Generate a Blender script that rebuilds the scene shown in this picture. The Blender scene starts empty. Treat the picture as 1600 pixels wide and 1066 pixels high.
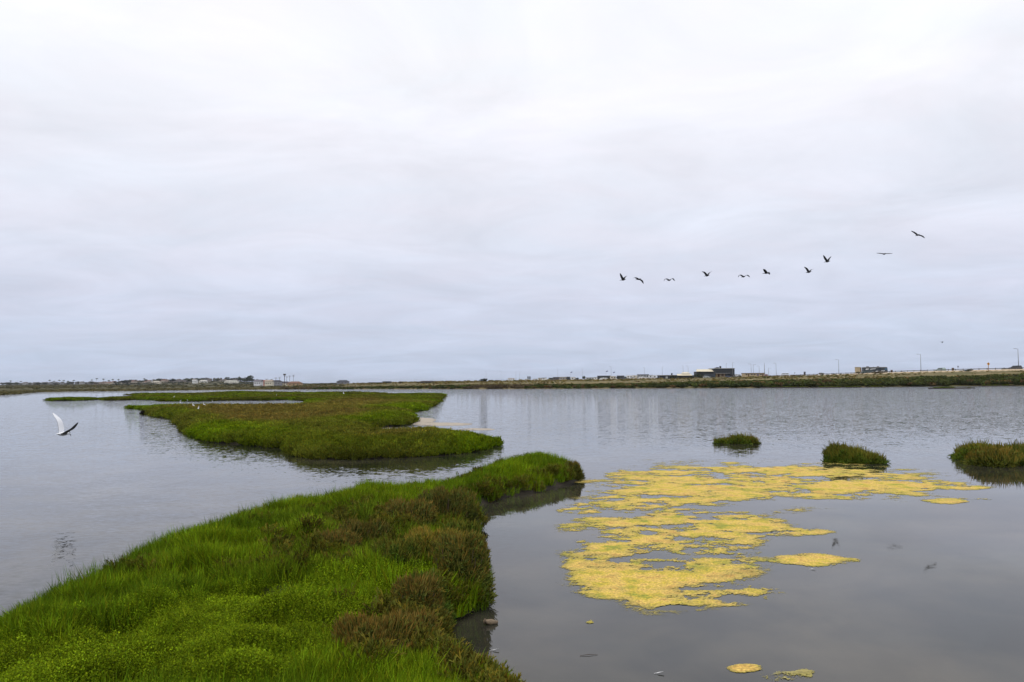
import bpy, math, random
import numpy as np
from mathutils import Vector, Matrix, Euler

random.seed(7); rng = np.random.default_rng(7)
S = bpy.context.scene
COL = S.collection
R = math.radians

# ------------------------------------------------------------------ camera
CAM_H = 2.3
FPX = 1200.0                                   # focal length in photo pixels (1600 wide)
PITCH, ROLL = math.atan(64 / FPX), R(-0.46)
CAMROT = Matrix.Rotation(math.pi / 2 + PITCH, 3, 'X') @ Matrix.Rotation(ROLL, 3, 'Z')
cd = bpy.data.cameras.new('camera'); cam = bpy.data.objects.new('camera', cd); COL.objects.link(cam)
cd.sensor_width = 36; cd.lens = 36 * FPX / 1600; cd.clip_start = 0.1; cd.clip_end = 30000
cam.matrix_world = Matrix.Translation((0, 0, CAM_H)) @ CAMROT.to_4x4()
S.camera = cam

# ------------------------------------------------------------------ world: overcast sky
SUN_EL, SUN_AZ = R(58), R(215)
W = bpy.data.worlds.new('World'); S.world = W; W.use_nodes = True
nt = W.node_tree; nt.nodes.clear(); N = nt.nodes.new; Lk = nt.links.new
out = N('ShaderNodeOutputWorld'); bg = N('ShaderNodeBackground'); bg.inputs['Strength'].default_value = 0.1
Lk(bg.outputs[0], out.inputs[0])
sky = N('ShaderNodeTexSky'); sky.sky_type = 'NISHITA'; sky.sun_disc = False
sky.sun_elevation = SUN_EL; sky.sun_rotation = SUN_AZ; sky.air_density = 1.0; sky.dust_density = 2.0
tc = N('ShaderNodeTexCoord'); sp = N('ShaderNodeSeparateXYZ'); Lk(tc.outputs['Generated'], sp.inputs[0])
def wmath(op, a, b=None, clamp=False):
    n = N('ShaderNodeMath'); n.operation = op; n.use_clamp = clamp
    for i, v in enumerate((a, b)):
        if v is None: continue
        if isinstance(v, (int, float)): n.inputs[i].default_value = v
        else: Lk(v, n.inputs[i])
    return n.outputs[0]
zc = wmath('MAXIMUM', sp.outputs[2], 0.0)
den = wmath('ADD', zc, 0.13)
cx = wmath('DIVIDE', sp.outputs[0], den); cy = wmath('DIVIDE', sp.outputs[1], den)
cmb = N('ShaderNodeCombineXYZ'); Lk(cx, cmb.inputs[0]); Lk(cy, cmb.inputs[1])
def wnoise(scale, detail, rough, off, sx=1.0):
    m = N('ShaderNodeMapping'); m.inputs['Location'].default_value = off; m.inputs['Scale'].default_value = (sx, 1, 1)
    Lk(cmb.outputs[0], m.inputs[0])
    n = N('ShaderNodeTexNoise'); n.inputs['Scale'].default_value = scale; n.inputs['Detail'].default_value = detail
    n.inputs['Roughness'].default_value = rough; n.inputs['Distortion'].default_value = 0.6; Lk(m.outputs[0], n.inputs['Vector'])
    return n.outputs[0]
n1 = wnoise(1.5, 7, 0.6, (3.1, 1.7, 0), 0.85); n2 = wnoise(2.6, 5, 0.6, (8.3, 4.2, 0), 0.6)
ramp = N('ShaderNodeValToRGB'); Lk(zc, ramp.inputs[0])
els = ramp.color_ramp.elements
stops = [(0.0, (5.5, 6.15, 7.75)), (0.035, (5.8, 6.45, 8.0)), (0.10, (6.75, 7.1, 8.5)), (0.18, (7.75, 7.95, 9.0)), (0.29, (8.95, 9.0, 9.75)),
         (0.40, (10.0, 10.0, 10.4)), (1.0, (10.8, 10.8, 11.0))]
els[0].position, els[0].color = stops[0][0], [c / 10 for c in stops[0][1]] + [1]
els[1].position, els[1].color = stops[-1][0], [c / 10 for c in stops[-1][1]] + [1]
for p, c in stops[1:-1]:
    e = els.new(p); e.color = [v / 10 for v in c] + [1]
r1 = N('ShaderNodeMapRange'); Lk(n1, r1.inputs[0]); r1.inputs[1].default_value = 0.3; r1.inputs[2].default_value = 0.7
r1.inputs[3].default_value = 9.4; r1.inputs[4].default_value = 11.1
mul = N('ShaderNodeVectorMath'); mul.operation = 'SCALE'; Lk(ramp.outputs[0], mul.inputs[0]); Lk(r1.outputs[0], mul.inputs['Scale'])
tint = N('ShaderNodeMix'); tint.data_type = 'RGBA'
tint.inputs[6].default_value = (0.978, 1.0, 1.010, 1); tint.inputs[7].default_value = (1.006, 0.997, 1.0, 1)
r2 = N('ShaderNodeMapRange'); Lk(n2, r2.inputs[0]); r2.inputs[1].default_value = 0.35; r2.inputs[2].default_value = 0.65
Lk(r2.outputs[0], tint.inputs[0])
mul2 = N('ShaderNodeVectorMath'); mul2.operation = 'MULTIPLY'; Lk(mul.outputs[0], mul2.inputs[0]); Lk(tint.outputs[2], mul2.inputs[1])
mx = N('ShaderNodeMix'); mx.data_type = 'RGBA'; mx.inputs[0].default_value = 0.06
Lk(mul2.outputs[0], mx.inputs[6]); Lk(sky.outputs[0], mx.inputs[7]); Lk(mx.outputs[2], bg.inputs['Color'])

sl = bpy.data.lights.new('sun', 'SUN'); sl.energy = 1.3; sl.angle = R(25); sl.color = (1, 0.97, 0.93)
sun = bpy.data.objects.new('sun', sl); COL.objects.link(sun)
sun.rotation_euler = (math.pi / 2 - SUN_EL, 0, math.pi - SUN_AZ)
S.view_settings.view_transform = 'Standard'; S.view_settings.look = 'None'
S.view_settings.exposure = 0.0; S.view_settings.gamma = 1; S.view_settings.use_curve_mapping = False
S.cycles.max_bounces = 6; S.cycles.diffuse_bounces = 3; S.cycles.glossy_bounces = 3; S.cycles.transparent_max_bounces = 6

# ------------------------------------------------------------------ pixel helpers (photo pixels -> points of the place)
def ray(px, py): return CAMROT @ Vector(((px - 800) / FPX, (533 - py) / FPX, -1))
def at(px, py, z=0.0):
    v = ray(px, py); t = (z - CAM_H) / v.z
    return Vector((v.x * t, v.y * t, z))
def aty(px, py, y):
    v = ray(px, py); t = y / v.y
    return Vector((v.x * t, y, CAM_H + v.z * t))
RT = np.array(CAMROT.transposed())
def proj(P):
    q = (np.asarray(P) - np.array([0, 0, CAM_H])) @ RT.T
    return 800 + FPX * q[..., 0] / -q[..., 2], 533 - FPX * q[..., 1] / -q[..., 2]

# ------------------------------------------------------------------ noise + sdf
def vnoise(x, y, seed=0):
    x = np.asarray(x, float); y = np.asarray(y, float)
    xi = np.floor(x).astype(np.int64); yi = np.floor(y).astype(np.int64); fx = x - xi; fy = y - yi
    fx = fx * fx * (3 - 2 * fx); fy = fy * fy * (3 - 2 * fy)
    def h(a, b):
        n = (a * 374761393 + b * 668265263 + seed * 974711) & 0x7fffffff
        n = ((n ^ (n >> 13)) * 1274126177) & 0x7fffffff
        return ((n ^ (n >> 16)) & 0xffff) / 65535.0
    return (h(xi, yi) * (1 - fx) + h(xi + 1, yi) * fx) * (1 - fy) + (h(xi, yi + 1) * (1 - fx) + h(xi + 1, yi + 1) * fx) * fy
def fbm(x, y, seed=0, o=4):
    s = 0; a = 1; t = 0
    for k in range(o):
        s = s + a * vnoise(x * 2 ** k, y * 2 ** k, seed + k * 17); t += a; a *= 0.5
    return s / t
def sstep(a, b, x):
    t = np.clip((np.asarray(x, float) - a) / (b - a), 0, 1); return t * t * (3 - 2 * t)
def sdf(poly, x, y):
    x = np.asarray(x, float); y = np.asarray(y, float)
    d = np.full(x.shape, 1e18); ins = np.zeros(x.shape, bool); n = len(poly)
    for i in range(n):
        ax, ay = poly[i]; bx, by = poly[(i + 1) % n]
        ex, ey = bx - ax, by - ay; wx, wy = x - ax, y - ay
        t = np.clip((wx * ex + wy * ey) / max(ex * ex + ey * ey, 1e-12), 0, 1)
        d = np.minimum(d, (wx - ex * t) ** 2 + (wy - ey * t) ** 2)
        c = ((ay <= y) & (by > y)) | ((by <= y) & (ay > y))
        with np.errstate(divide='ignore', invalid='ignore'):
            xc = ax + (y - ay) / (by - ay if by != ay else 1e-12) * ex
        ins ^= c & (x < xc)
    return np.where(ins, 1, -1) * np.sqrt(d)

# ------------------------------------------------------------------ materials
def mat(name, color, rough=0.7, metal=0.0, noise=None, amt=0.25, spec=0.3, bump=0.0, objcol=False):
    m = bpy.data.materials.new(name); m.use_nodes = True
    t = m.node_tree; b = t.nodes['Principled BSDF']
    b.inputs['Roughness'].default_value = rough; b.inputs['Metallic'].default_value = metal
    b.inputs['Specular IOR Level'].default_value = spec
    n = t.nodes.new('ShaderNodeTexNoise'); n.inputs['Scale'].default_value = noise or 3.0; n.inputs['Detail'].default_value = 4
    tcn = t.nodes.new('ShaderNodeTexCoord'); t.links.new(tcn.outputs['Object'], n.inputs['Vector'])
    mr = t.nodes.new('ShaderNodeMapRange'); mr.inputs[3].default_value = 1 - amt; mr.inputs[4].default_value = 1 + amt
    t.links.new(n.outputs[0], mr.inputs[0])
    vm = t.nodes.new('ShaderNodeVectorMath'); vm.operation = 'SCALE'
    if objcol:
        oi = t.nodes.new('ShaderNodeObjectInfo'); t.links.new(oi.outputs['Color'], vm.inputs[0])
    else: vm.inputs[0].default_value = color
    t.links.new(mr.outputs[0], vm.inputs['Scale']); t.links.new(vm.outputs[0], b.inputs['Base Color'])
    if bump:
        bp = t.nodes.new('ShaderNodeBump'); bp.inputs['Strength'].default_value = bump; bp.inputs['Distance'].default_value = 0.02
        t.links.new(n.outputs[0], bp.inputs['Height']); t.links.new(bp.outputs[0], b.inputs['Normal'])
    return m

def foliage_mat(name, src):
    """colour = tint of the clump (instance or object) x variation kept on each blade"""
    m = bpy.data.materials.new(name); m.use_nodes = True; t = m.node_tree; b = t.nodes['Principled BSDF']
    b.inputs['Roughness'].default_value = 0.8; b.inputs['Specular IOR Level'].default_value = 0.02
    if src == 'INST':
        a = t.nodes.new('ShaderNodeAttribute'); a.attribute_type = 'INSTANCER'; a.attribute_name = 'tint'; colr = a.outputs['Color']
    else:
        a = t.nodes.new('ShaderNodeObjectInfo'); colr = a.outputs['Color']
    v = t.nodes.new('ShaderNodeAttribute'); v.attribute_name = 'var'
    vm = t.nodes.new('ShaderNodeVectorMath'); vm.operation = 'MULTIPLY'
    t.links.new(colr, vm.inputs[0]); t.links.new(v.outputs['Color'], vm.inputs[1])
    t.links.new(vm.outputs[0], b.inputs['Base Color'])
    tr = t.nodes.new('ShaderNodeBsdfTranslucent'); t.links.new(vm.outputs[0], tr.inputs['Color'])
    mxs = t.nodes.new('ShaderNodeMixShader'); mxs.inputs[0].default_value = 0.22
    t.links.new(b.outputs[0], mxs.inputs[1]); t.links.new(tr.outputs[0], mxs.inputs[2])
    t.links.new(mxs.outputs[0], t.nodes['Material Output'].inputs['Surface'])
    return m
FOL_I = foliage_mat('foliage_scattered', 'INST'); FOL_O = foliage_mat('foliage', 'OBJ')
BARK = mat('bark', (0.09, 0.065, 0.045), 0.9, noise=12, amt=0.4)

# ------------------------------------------------------------------ mesh builder
class MB:
    def __init__(s): s.v = []; s.f = []; s.mi = []; s.c = []
    def add(s, vs, fs, mi=0, c=None):
        o = len(s.v); s.v += [tuple(v) for v in vs]; s.f += [tuple(i + o for i in f) for f in fs]; s.mi += [mi] * len(fs)
        s.c += [c or (1, 1, 1)] * len(vs); return s
    def box(s, x0, x1, y0, y1, z0, z1, mi=0):
        return s.add([(x0, y0, z0), (x1, y0, z0), (x1, y1, z0), (x0, y1, z0), (x0, y0, z1), (x1, y0, z1), (x1, y1, z1), (x0, y1, z1)],
                     [(0, 3, 2, 1), (4, 5, 6, 7), (0, 1, 5, 4), (1, 2, 6, 5), (2, 3, 7, 6), (3, 0, 4, 7)], mi)
    def prof(s, pts, y0, y1, mi=0):            # outline in x,z pushed along y
        n = len(pts); vs = [(x, y0, z) for x, z in pts] + [(x, y1, z) for x, z in pts]
        return s.add(vs, [tuple(range(n)), tuple(range(2 * n - 1, n - 1, -1))] + [(i, i + n, (i + 1) % n + n, (i + 1) % n) for i in range(n)], mi)
    def tube(s, pts, rads, n=6, mi=0, c=None):
        pts = [Vector(p) for p in pts]; rings = []
        for i, p in enumerate(pts):
            d = (pts[min(i + 1, len(pts) - 1)] - pts[max(i - 1, 0)]).normalized()
            a = d.orthogonal().normalized(); b = d.cross(a); r = rads[i] if hasattr(rads, '__len__') else rads
            rings.append([p + (a * math.cos(2 * math.pi * k / n) + b * math.sin(2 * math.pi * k / n)) * r for k in range(n)])
        fs = []
        for i in range(len(pts) - 1):
            fs += [(i * n + k, i * n + (k + 1) % n, (i + 1) * n + (k + 1) % n, (i + 1) * n + k) for k in range(n)]
        fs += [tuple(range(n - 1, -1, -1)), tuple(range((len(pts) - 1) * n, len(pts) * n))]
        return s.add([v for r in rings for v in r], fs, mi, c)
    def disc(s, c, r, y0, y1, n=14, mi=0):     # wheel, axis along y
        pts = [(c[0] + r * math.cos(2 * math.pi * k / n), c[1] + r * math.sin(2 * math.pi * k / n)) for k in range(n)]
        return s.prof(pts, y0, y1, mi)
    def mesh(s, name, mats=(), smooth=False, var=False):
        me = bpy.data.meshes.new(name); me.from_pydata(s.v, [], s.f)
        for m in (mats if isinstance(mats, (list, tuple)) else [mats]): me.materials.append(m)
        if any(s.mi): me.polygons.foreach_set('material_index', s.mi)
        if smooth: me.polygons.foreach_set('use_smooth', [True] * len(s.f))
        if var:
            a = me.attributes.new('var', 'FLOAT_COLOR', 'POINT'); cc = np.ones((len(s.v), 4), np.float32); cc[:, :3] = s.c
            a.data.foreach_set('color', cc.ravel())
        me.update(); return me
    def build(s, name, mats=(), parent=None, smooth=False, var=False, bevel=0):
        o = bpy.data.objects.new(name, s.mesh(name, mats, smooth, var)); COL.objects.link(o)
        if parent is not None: o.parent = parent
        if bevel:
            b = o.modifiers.new('bevel', 'BEVEL'); b.width = bevel; b.segments = 2; b.limit_method = 'ANGLE'
        return o

def tag(o, label=None, cat=None, group=None, kind=None):
    if label: o['label'] = label
    if cat: o['category'] = cat
    if group: o['group'] = group
    if kind: o['kind'] = kind
    return o
def thing(name, label, cat, loc, rz=0, group=None, scale=1):
    o = bpy.data.objects.new(name, None); COL.objects.link(o); o.location = loc; o.rotation_euler = (0, 0, rz); o.scale = (scale,) * 3 if not hasattr(scale, '__len__') else scale
    o.empty_display_size = 0.3
    return tag(o, label, cat, group)
KIDS = {}
def copy_tree(o, parent=None):
    c = o.copy(); COL.objects.link(c)
    if parent is not None: c.parent = parent
    for ch in list(o.children): copy_tree(ch, c)
    return c
def gridmesh(name, X, Y, Z, keep, m, smooth=True):
    ny, nx = X.shape; idx = np.arange(ny * nx).reshape(ny, nx)
    q = np.stack([idx[:-1, :-1], idx[:-1, 1:], idx[1:, 1:], idx[1:, :-1]], -1).reshape(-1, 4)
    k = keep.ravel(); q = q[k[q].any(1)]
    used = np.unique(q); mp = np.full(ny * nx, -1); mp[used] = np.arange(len(used)); q = mp[q]
    V = np.stack([X, Y, Z], -1).reshape(-1, 3)[used]
    me = bpy.data.meshes.new(name); me.vertices.add(len(V)); me.vertices.foreach_set('co', V.astype(np.float32).ravel())
    me.loops.add(q.size); me.loops.foreach_set('vertex_index', q.astype(np.int32).ravel())
    me.polygons.add(len(q)); me.polygons.foreach_set('loop_start', np.arange(0, q.size, 4, dtype=np.int32))
    me.polygons.foreach_set('use_smooth', np.full(len(q), smooth)); me.materials.append(m); me.update(calc_edges=True); me.validate()
    o = bpy.data.objects.new(name, me); COL.objects.link(o); return o

# ------------------------------------------------------------------ water
def water_mat():
    m = bpy.data.materials.new('lagoon_water'); m.use_nodes = True; t = m.node_tree; b = t.nodes['Principled BSDF']
    g = t.nodes.new('ShaderNodeNewGeometry'); L = t.links.new
    b.inputs['IOR'].default_value = 1.36; b.inputs['Specular IOR Level'].default_value = 0.5; b.inputs['Roughness'].default_value = 0.03
    def no(scale, sx, sy, detail, rough=0.5, dist=0.3):
        mp = t.nodes.new('ShaderNodeMapping'); mp.inputs['Scale'].default_value = (sx, sy, 1); L(g.outputs['Position'], mp.inputs[0])
        n = t.nodes.new('ShaderNodeTexNoise'); n.inputs['Scale'].default_value = scale; n.inputs['Detail'].default_value = detail
        n.inputs['Roughness'].default_value = rough; n.inputs['Distortion'].default_value = dist; L(mp.outputs[0], n.inputs['Vector']); return n.outputs[0]
    def ma(op, a, b_=None, c=False):
        n = t.nodes.new('ShaderNodeMath'); n.operation = op; n.use_clamp = c
        for i, v in enumerate((a, b_)):
            if v is None: continue
            if isinstance(v, (int, float)): n.inputs[i].default_value = v
            else: L(v, n.inputs[i])
        return n.outputs[0]
    s = t.nodes.new('ShaderNodeSeparateXYZ'); L(g.outputs['Position'], s.inputs[0])
    def rng_(v, a, b_, lo=0.0, hi=1.0):
        n = t.nodes.new('ShaderNodeMapRange'); n.interpolation_type = 'SMOOTHSTEP'; L(v, n.inputs[0])
        for i, q in enumerate((a, b_, lo, hi)): n.inputs[i + 1].default_value = q
        return n.outputs[0]
    # open water beyond the sheltered near lagoon carries wind ripples
    patch = no(0.09, 1, 0.35, 3)
    open_ = rng_(ma('ADD', s.outputs[1], ma('MULTIPLY', patch, 14.0)), 22.0, 52.0)
    left = rng_(s.outputs[0], 1.0, -3.0, 0.0, 0.45)
    amp = ma('MAXIMUM', ma('ADD', ma('MULTIPLY', open_, 2.2), 0.022), left)
    def slope(scale, sx, sy, w):
        mp = t.nodes.new('ShaderNodeMapping'); mp.inputs['Scale'].default_value = (sx, sy, 1); L(g.outputs['Position'], mp.inputs[0])
        n = t.nodes.new('ShaderNodeTexNoise'); n.inputs['Scale'].default_value = scale; n.inputs['Detail'].default_value = 3; L(mp.outputs[0], n.inputs['Vector'])
        a = t.nodes.new('ShaderNodeVectorMath'); a.operation = 'SUBTRACT'; L(n.outputs['Color'], a.inputs[0]); a.inputs[1].default_value = (.5, .5, .5)
        b_ = t.nodes.new('ShaderNodeVectorMath'); b_.operation = 'MULTIPLY'; L(a.outputs[0], b_.inputs[0]); b_.inputs[1].default_value = (w * .7, w, 0); return b_.outputs[0]
    def va(a, b_):
        n = t.nodes.new('ShaderNodeVectorMath'); n.operation = 'ADD'; L(a, n.inputs[0])
        if isinstance(b_, tuple): n.inputs[1].default_value = b_
        else: L(b_, n.inputs[1])
        return n.outputs[0]
    sl_ = va(slope(13.0, .65, 1.0, .30), slope(3.6, .55, 1.0, .14))
    sc_ = t.nodes.new('ShaderNodeVectorMath'); sc_.operation = 'SCALE'; L(sl_, sc_.inputs[0]); L(amp, sc_.inputs['Scale'])
    nn = t.nodes.new('ShaderNodeVectorMath'); nn.operation = 'NORMALIZE'; L(va(sc_.outputs[0], (0, 0, 1)), nn.inputs[0]); L(nn.outputs[0], b.inputs['Normal'])
    # silty bed seen through the shallow water: soft mottling
    bed = no(0.5, 1, 1, 6, 0.62); cr = t.nodes.new('ShaderNodeValToRGB'); L(bed, cr.inputs[0])
    cr.color_ramp.elements[0].position = 0.4; cr.color_ramp.elements[0].color = (0.010, 0.012, 0.011, 1)
    cr.color_ramp.elements[1].position = 0.72; cr.color_ramp.elements[1].color = (0.062, 0.055, 0.038, 1)
    L(cr.outputs[0], b.inputs['Base Color'])
    return m
wm = MB(); wm.add([(-9000, -2000, 0), (9000, -2000, 0), (9000, 12000, 0), (-9000, 12000, 0)], [(0, 1, 2, 3)])
tag(wm.build('water', water_mat()), 'grey lagoon water reflecting the overcast sky', None, kind='structure')

# ------------------------------------------------------------------ terrain beyond the lagoon
shore_px = [(-700, 640), (-300, 632), (0, 618), (30, 616), (62, 613.2), (120, 612), (200, 611.3), (330, 609.6), (460, 608.6), (600, 608.2), (700, 608), (800, 607.8),
            (900, 607.3), (1000, 606.8), (1100, 606.4), (1200, 606), (1300, 605.2), (1400, 604.2), (1500, 603.4), (1600, 602.8), (1900, 601.2), (2400, 598)]
SH = [at(*p) for p in shore_px]; SHT = np.array([p.x / p.y for p in SH]); SHY = np.array([p.y for p in SH])
def shore_y(tan): return np.interp(tan, SHT, SHY)
def road_x(y): return 191.6 - 0.1975 * (np.asarray(y, float) - 291)
RC = 1 / math.hypot(1, 0.1975)
def road_z(y): return 5.3 - 1.2 * sstep(300, 470, y)
def Hgt(x, y):
    x = np.asarray(x, float); y = np.asarray(y, float); tan = x / y
    e = np.maximum(y - shore_y(tan), 0); dr = (road_x(y) - x) * RC - 7.0
    k = e / (e + np.maximum(dr, 0.01))
    right = 0.25 * sstep(0, 4, e) + road_z(y) * np.power(np.clip(k, 0, 1), 0.75)
    right = np.where(dr <= 0, road_z(y) - 0.05, right - 0.55 * sstep(0, 3, dr) * sstep(0, 20, e))
    hill = 0.25 * sstep(0, 5, e) + 0.5 * sstep(20, 320, e) + 3.0 * sstep(700, 1500, y) * sstep(-0.30, -0.36, tan) \
        + 4.2 * sstep(900, 1500, y) * np.exp(-((tan + 0.40) / 0.09) ** 2)
    w = sstep(-0.30, -0.12, tan)
    z = hill * (1 - w) + right * w
    return z + (fbm(x * 0.05, y * 0.05, 5) - 0.5) * 0.9 * sstep(3, 40, e) * sstep(0, 12, np.where(w > 0.5, dr, 20))
def ground_mat():
    m = bpy.data.materials.new('shore_ground'); m.use_nodes = True; t = m.node_tree; b = t.nodes['Principled BSDF']; L = t.links.new
    g = t.nodes.new('ShaderNodeNewGeometry'); b.inputs['Roughness'].default_value = 0.95; b.inputs['Specular IOR Level'].default_value = 0.1
    mp = t.nodes.new('ShaderNodeMapping'); mp.inputs['Scale'].default_value = (0.05, 0.05, 0.3); L(g.outputs['Position'], mp.inputs[0])
    n = t.nodes.new('ShaderNodeTexNoise'); n.inputs['Scale'].default_value = 1.6; n.inputs['Detail'].default_value = 7; n.inputs['Roughness'].default_value = 0.65; L(mp.outputs[0], n.inputs['Vector'])
    cr = t.nodes.new('ShaderNodeValToRGB'); L(n.outputs[0], cr.inputs[0]); e = cr.color_ramp.elements
    e[0].position = 0.3; e[0].color = (0.07, 0.075, 0.03, 1); e[1].position = 0.75; e[1].color = (0.36, 0.29, 0.19, 1)
    for p, c in ((0.43, (0.11, 0.10, 0.04)), (0.54, (0.16, 0.125, 0.06)), (0.64, (0.22, 0.18, 0.08))):
        q = e.new(p); q.color = c + (1,)
    sx = t.nodes.new('ShaderNodeSeparateXYZ'); L(g.outputs['Position'], sx.inputs[0]); hr = t.nodes.new('ShaderNodeMapRange'); L(sx.outputs[0], hr.inputs[0])
    hr.inputs[1].default_value = -60; hr.inputs[2].default_value = -140; ol = t.nodes.new('ShaderNodeMix'); ol.data_type = 'RGBA'; ol.blend_type = 'MULTIPLY'   # the left hill is overgrown with olive scrub
    L(hr.outputs[0], ol.inputs[0]); L(cr.outputs[0], ol.inputs[6]); ol.inputs[7].default_value = (.48, .52, .50, 1); L(ol.outputs[2], b.inputs['Base Color']); return m
tans = np.concatenate([np.linspace(-1.6, -0.72, 40)[:-1], np.linspace(-0.72, 0.72, 500), np.linspace(0.72, 1.6, 40)[1:]])
u = np.concatenate([[-0.012, 0, 0.004, 0.01, 0.02], np.geomspace(0.03, 3.4, 130)])
T, U = np.meshgrid(tans, u)
Yg = shore_y(T) * np.exp(U); Xg = T * Yg
Zg = Hgt(Xg, Yg); Zg[0] = -0.4; Zg[1] = -0.02
tag(gridmesh('ground', Xg, Yg, Zg, np.ones(Xg.shape, bool), ground_mat()), 'low scrubby shore and hill beyond the lagoon', None, kind='structure')

# ------------------------------------------------------------------ marsh banks
def P2(lst): return [(at(a, b, z).x, at(a, b, z).y) for a, b, z in lst]
near_px = [(-420, 1180, .3), (-300, 1075, .3), (-140, 1005, .3), (0, 950, .3), (50, 926, .3), (140, 896, .3), (200, 862, .3), (260, 836, .3), (350, 811, .3), (430, 788, .3), (520, 771, .3),
           (610, 764, .3), (690, 755, .28), (728, 744, .25), (752, 728, .3), (800, 717, .3), (850, 711, .3), (885, 717, .3), (908, 734, .15),
          (905, 751, 0), (880, 758, 0), (840, 768, 0), (800, 776, 0), (757, 786, 0), (742, 792, 0), (745, 830, 0), (722, 850, 0), (732, 890, 0), (752, 925, 0), (744, 950, 0),
           (696, 978, 0), (676, 1004, 0), (672, 1030, 0), (700, 1066, 0), (770, 1104, 0), (860, 1180, 0), (880, 1500, 0), (-900, 1500, 0)]
NEAR = P2(near_px)
isl_px = [(201, 637, 0), (233, 640.5, 0), (236, 647, 0), (248, 652, 0), (274, 655, 0), (276, 660, 0), (286, 666, 0), (288, 675, 0), (305, 682, 0), (322, 690, 0), (345, 692.5, 0),
          (380, 695, 0), (420, 699, 0), (452, 700, 0), (459, 706, 0), (470, 713, 0), (500, 717, 0), (560, 717, 0), (620, 715, 0), (680, 712, 0), (730, 707, 0), (757, 702, 0), (774, 695, 0), (776, 684, .3),
          (758, 679, .4), (735, 676, .45), (715, 674, .45), (690, 670, .45), (660, 671, .45), (640, 673, .45), (600, 675, .4), (575, 675.5, .3), (567, 673, 0),
          (575, 669.5, 0), (600, 668, 0), (628, 664.5, 0), (643, 660, 0), (640, 652, 0), (634, 645.5, 0), (655, 641, 0), (672, 634.5, 0), (684, 627, 0), (688, 621, 0), (692, 617.6, 0),
          (670, 615.3, .3), (640, 614.3, .4), (615, 614.5, .4), (590, 613, .4), (560, 612.2, .4), (520, 612.2, .4), (478, 613, .4), (485, 626.5, 0),
          (474, 630.5, .4), (445, 632.5, .4), (420, 633, .4), (340, 633, .4), (280, 634, .4), (235, 635, .3), (205, 635.5, .2)]
strip_px = [(75, 625.4, 0), (110, 624, 0), (160, 624.4, 0), (170, 626, 0), (185, 626, 0), (205, 625, 0), (246, 625.5, 0), (250, 627, 0), (300, 627.3, 0), (360, 626, 0), (420, 626, 0), (450, 625, 0), (480, 626.6, 0), (520, 626, 0),
            (560, 620, 0), (575, 613, .3), (520, 612.4, .4), (480, 612.8, .4), (420, 612, .4), (368, 611, .4), (340, 612.5, .4), (290, 614.2, .4), (270, 613.8, .4), (215, 614.5, .4), (196, 616, .2), (213, 617.6, 0),
            (211, 619.5, .3), (180, 620.7, .3), (155, 621.5, .3), (130, 622.8, .3), (85, 623.6, .3)]
ISL, STRIP = P2(isl_px), P2(strip_px)
pools_px = [[(203, 618.6), (214, 618), (226, 618.6), (214, 620)], [(476, 613), (500, 612.7), (511, 612.9), (496, 613.7), (476, 613.7)],
            [(527, 617.2), (540, 616.8), (567, 616.9), (566, 618.3), (540, 618.6), (528, 618.5)]]
POOLS = [P2([(a, b, .12) for a, b in p]) for p in pools_px]
def wig(x, y, a, s, seed): return (fbm(x * s, y * s, seed, 3) - 0.5) * 2 * a
def sd_near(x, y): return sdf(NEAR, x, y) + wig(x, y, 0.12, 1.6, 3)
def sd_isl(x, y):
    d = np.maximum(sdf(ISL, x, y), sdf(STRIP, x, y)) + wig(x, y, 0.35, 0.35, 9) * sstep(20, 60, y) + wig(x, y, .2, 1.1, 10)
    for p in POOLS: d = np.minimum(d, -sdf(p, x, y))
    return d
def z_near(x, y, d): return np.where(d > 0, 0.26 * (1 - np.exp(-np.maximum(d, 0) / 0.22)) + 0.42 * sstep(0.3, 1.2, d) * (fbm(x * 2.0, y * 2.0, 21, 3) - .33), np.maximum(d * 0.6, -0.4))
def z_isl(x, y, d): return np.where(d > 0, (0.22 - .10 * sstep(55, 90, y)) * (1 - np.exp(-np.maximum(d, 0) / 0.25)) + (.30 - .18 * sstep(45, 90, y)) * sstep(0.1, 1.3, d) * (fbm(x * 0.75, y * 0.75, 22, 3) - .15), np.maximum(d * 0.6, -0.4))
MUD = mat('marsh_mud', (0.030, 0.024, 0.016), 0.85, noise=2.5, amt=0.35, bump=0.4)
def polar(t0, t1, nt_, y0, y1, ny): 
    a, b = np.meshgrid(np.linspace(t0, t1, nt_), np.geomspace(y0, y1, ny)); return a * b, b
X, Y = polar(-1.9, 0.35, 420, 2.2, 24, 300); D = sd_near(X, Y)
tag(gridmesh('near_bank', X, Y, z_near(X, Y, D), D > -0.35, MUD), 'mud bank under the green marsh grass in front', None, kind='structure')
X, Y = polar(-0.72, 0.02, 420, 22, 260, 420); D = sd_isl(X, Y)
tag(gridmesh('marsh_island', X, Y, z_isl(X, Y, D), D > -0.5, MUD), 'flat mud island under the marsh plants', None, kind='structure')

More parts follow.
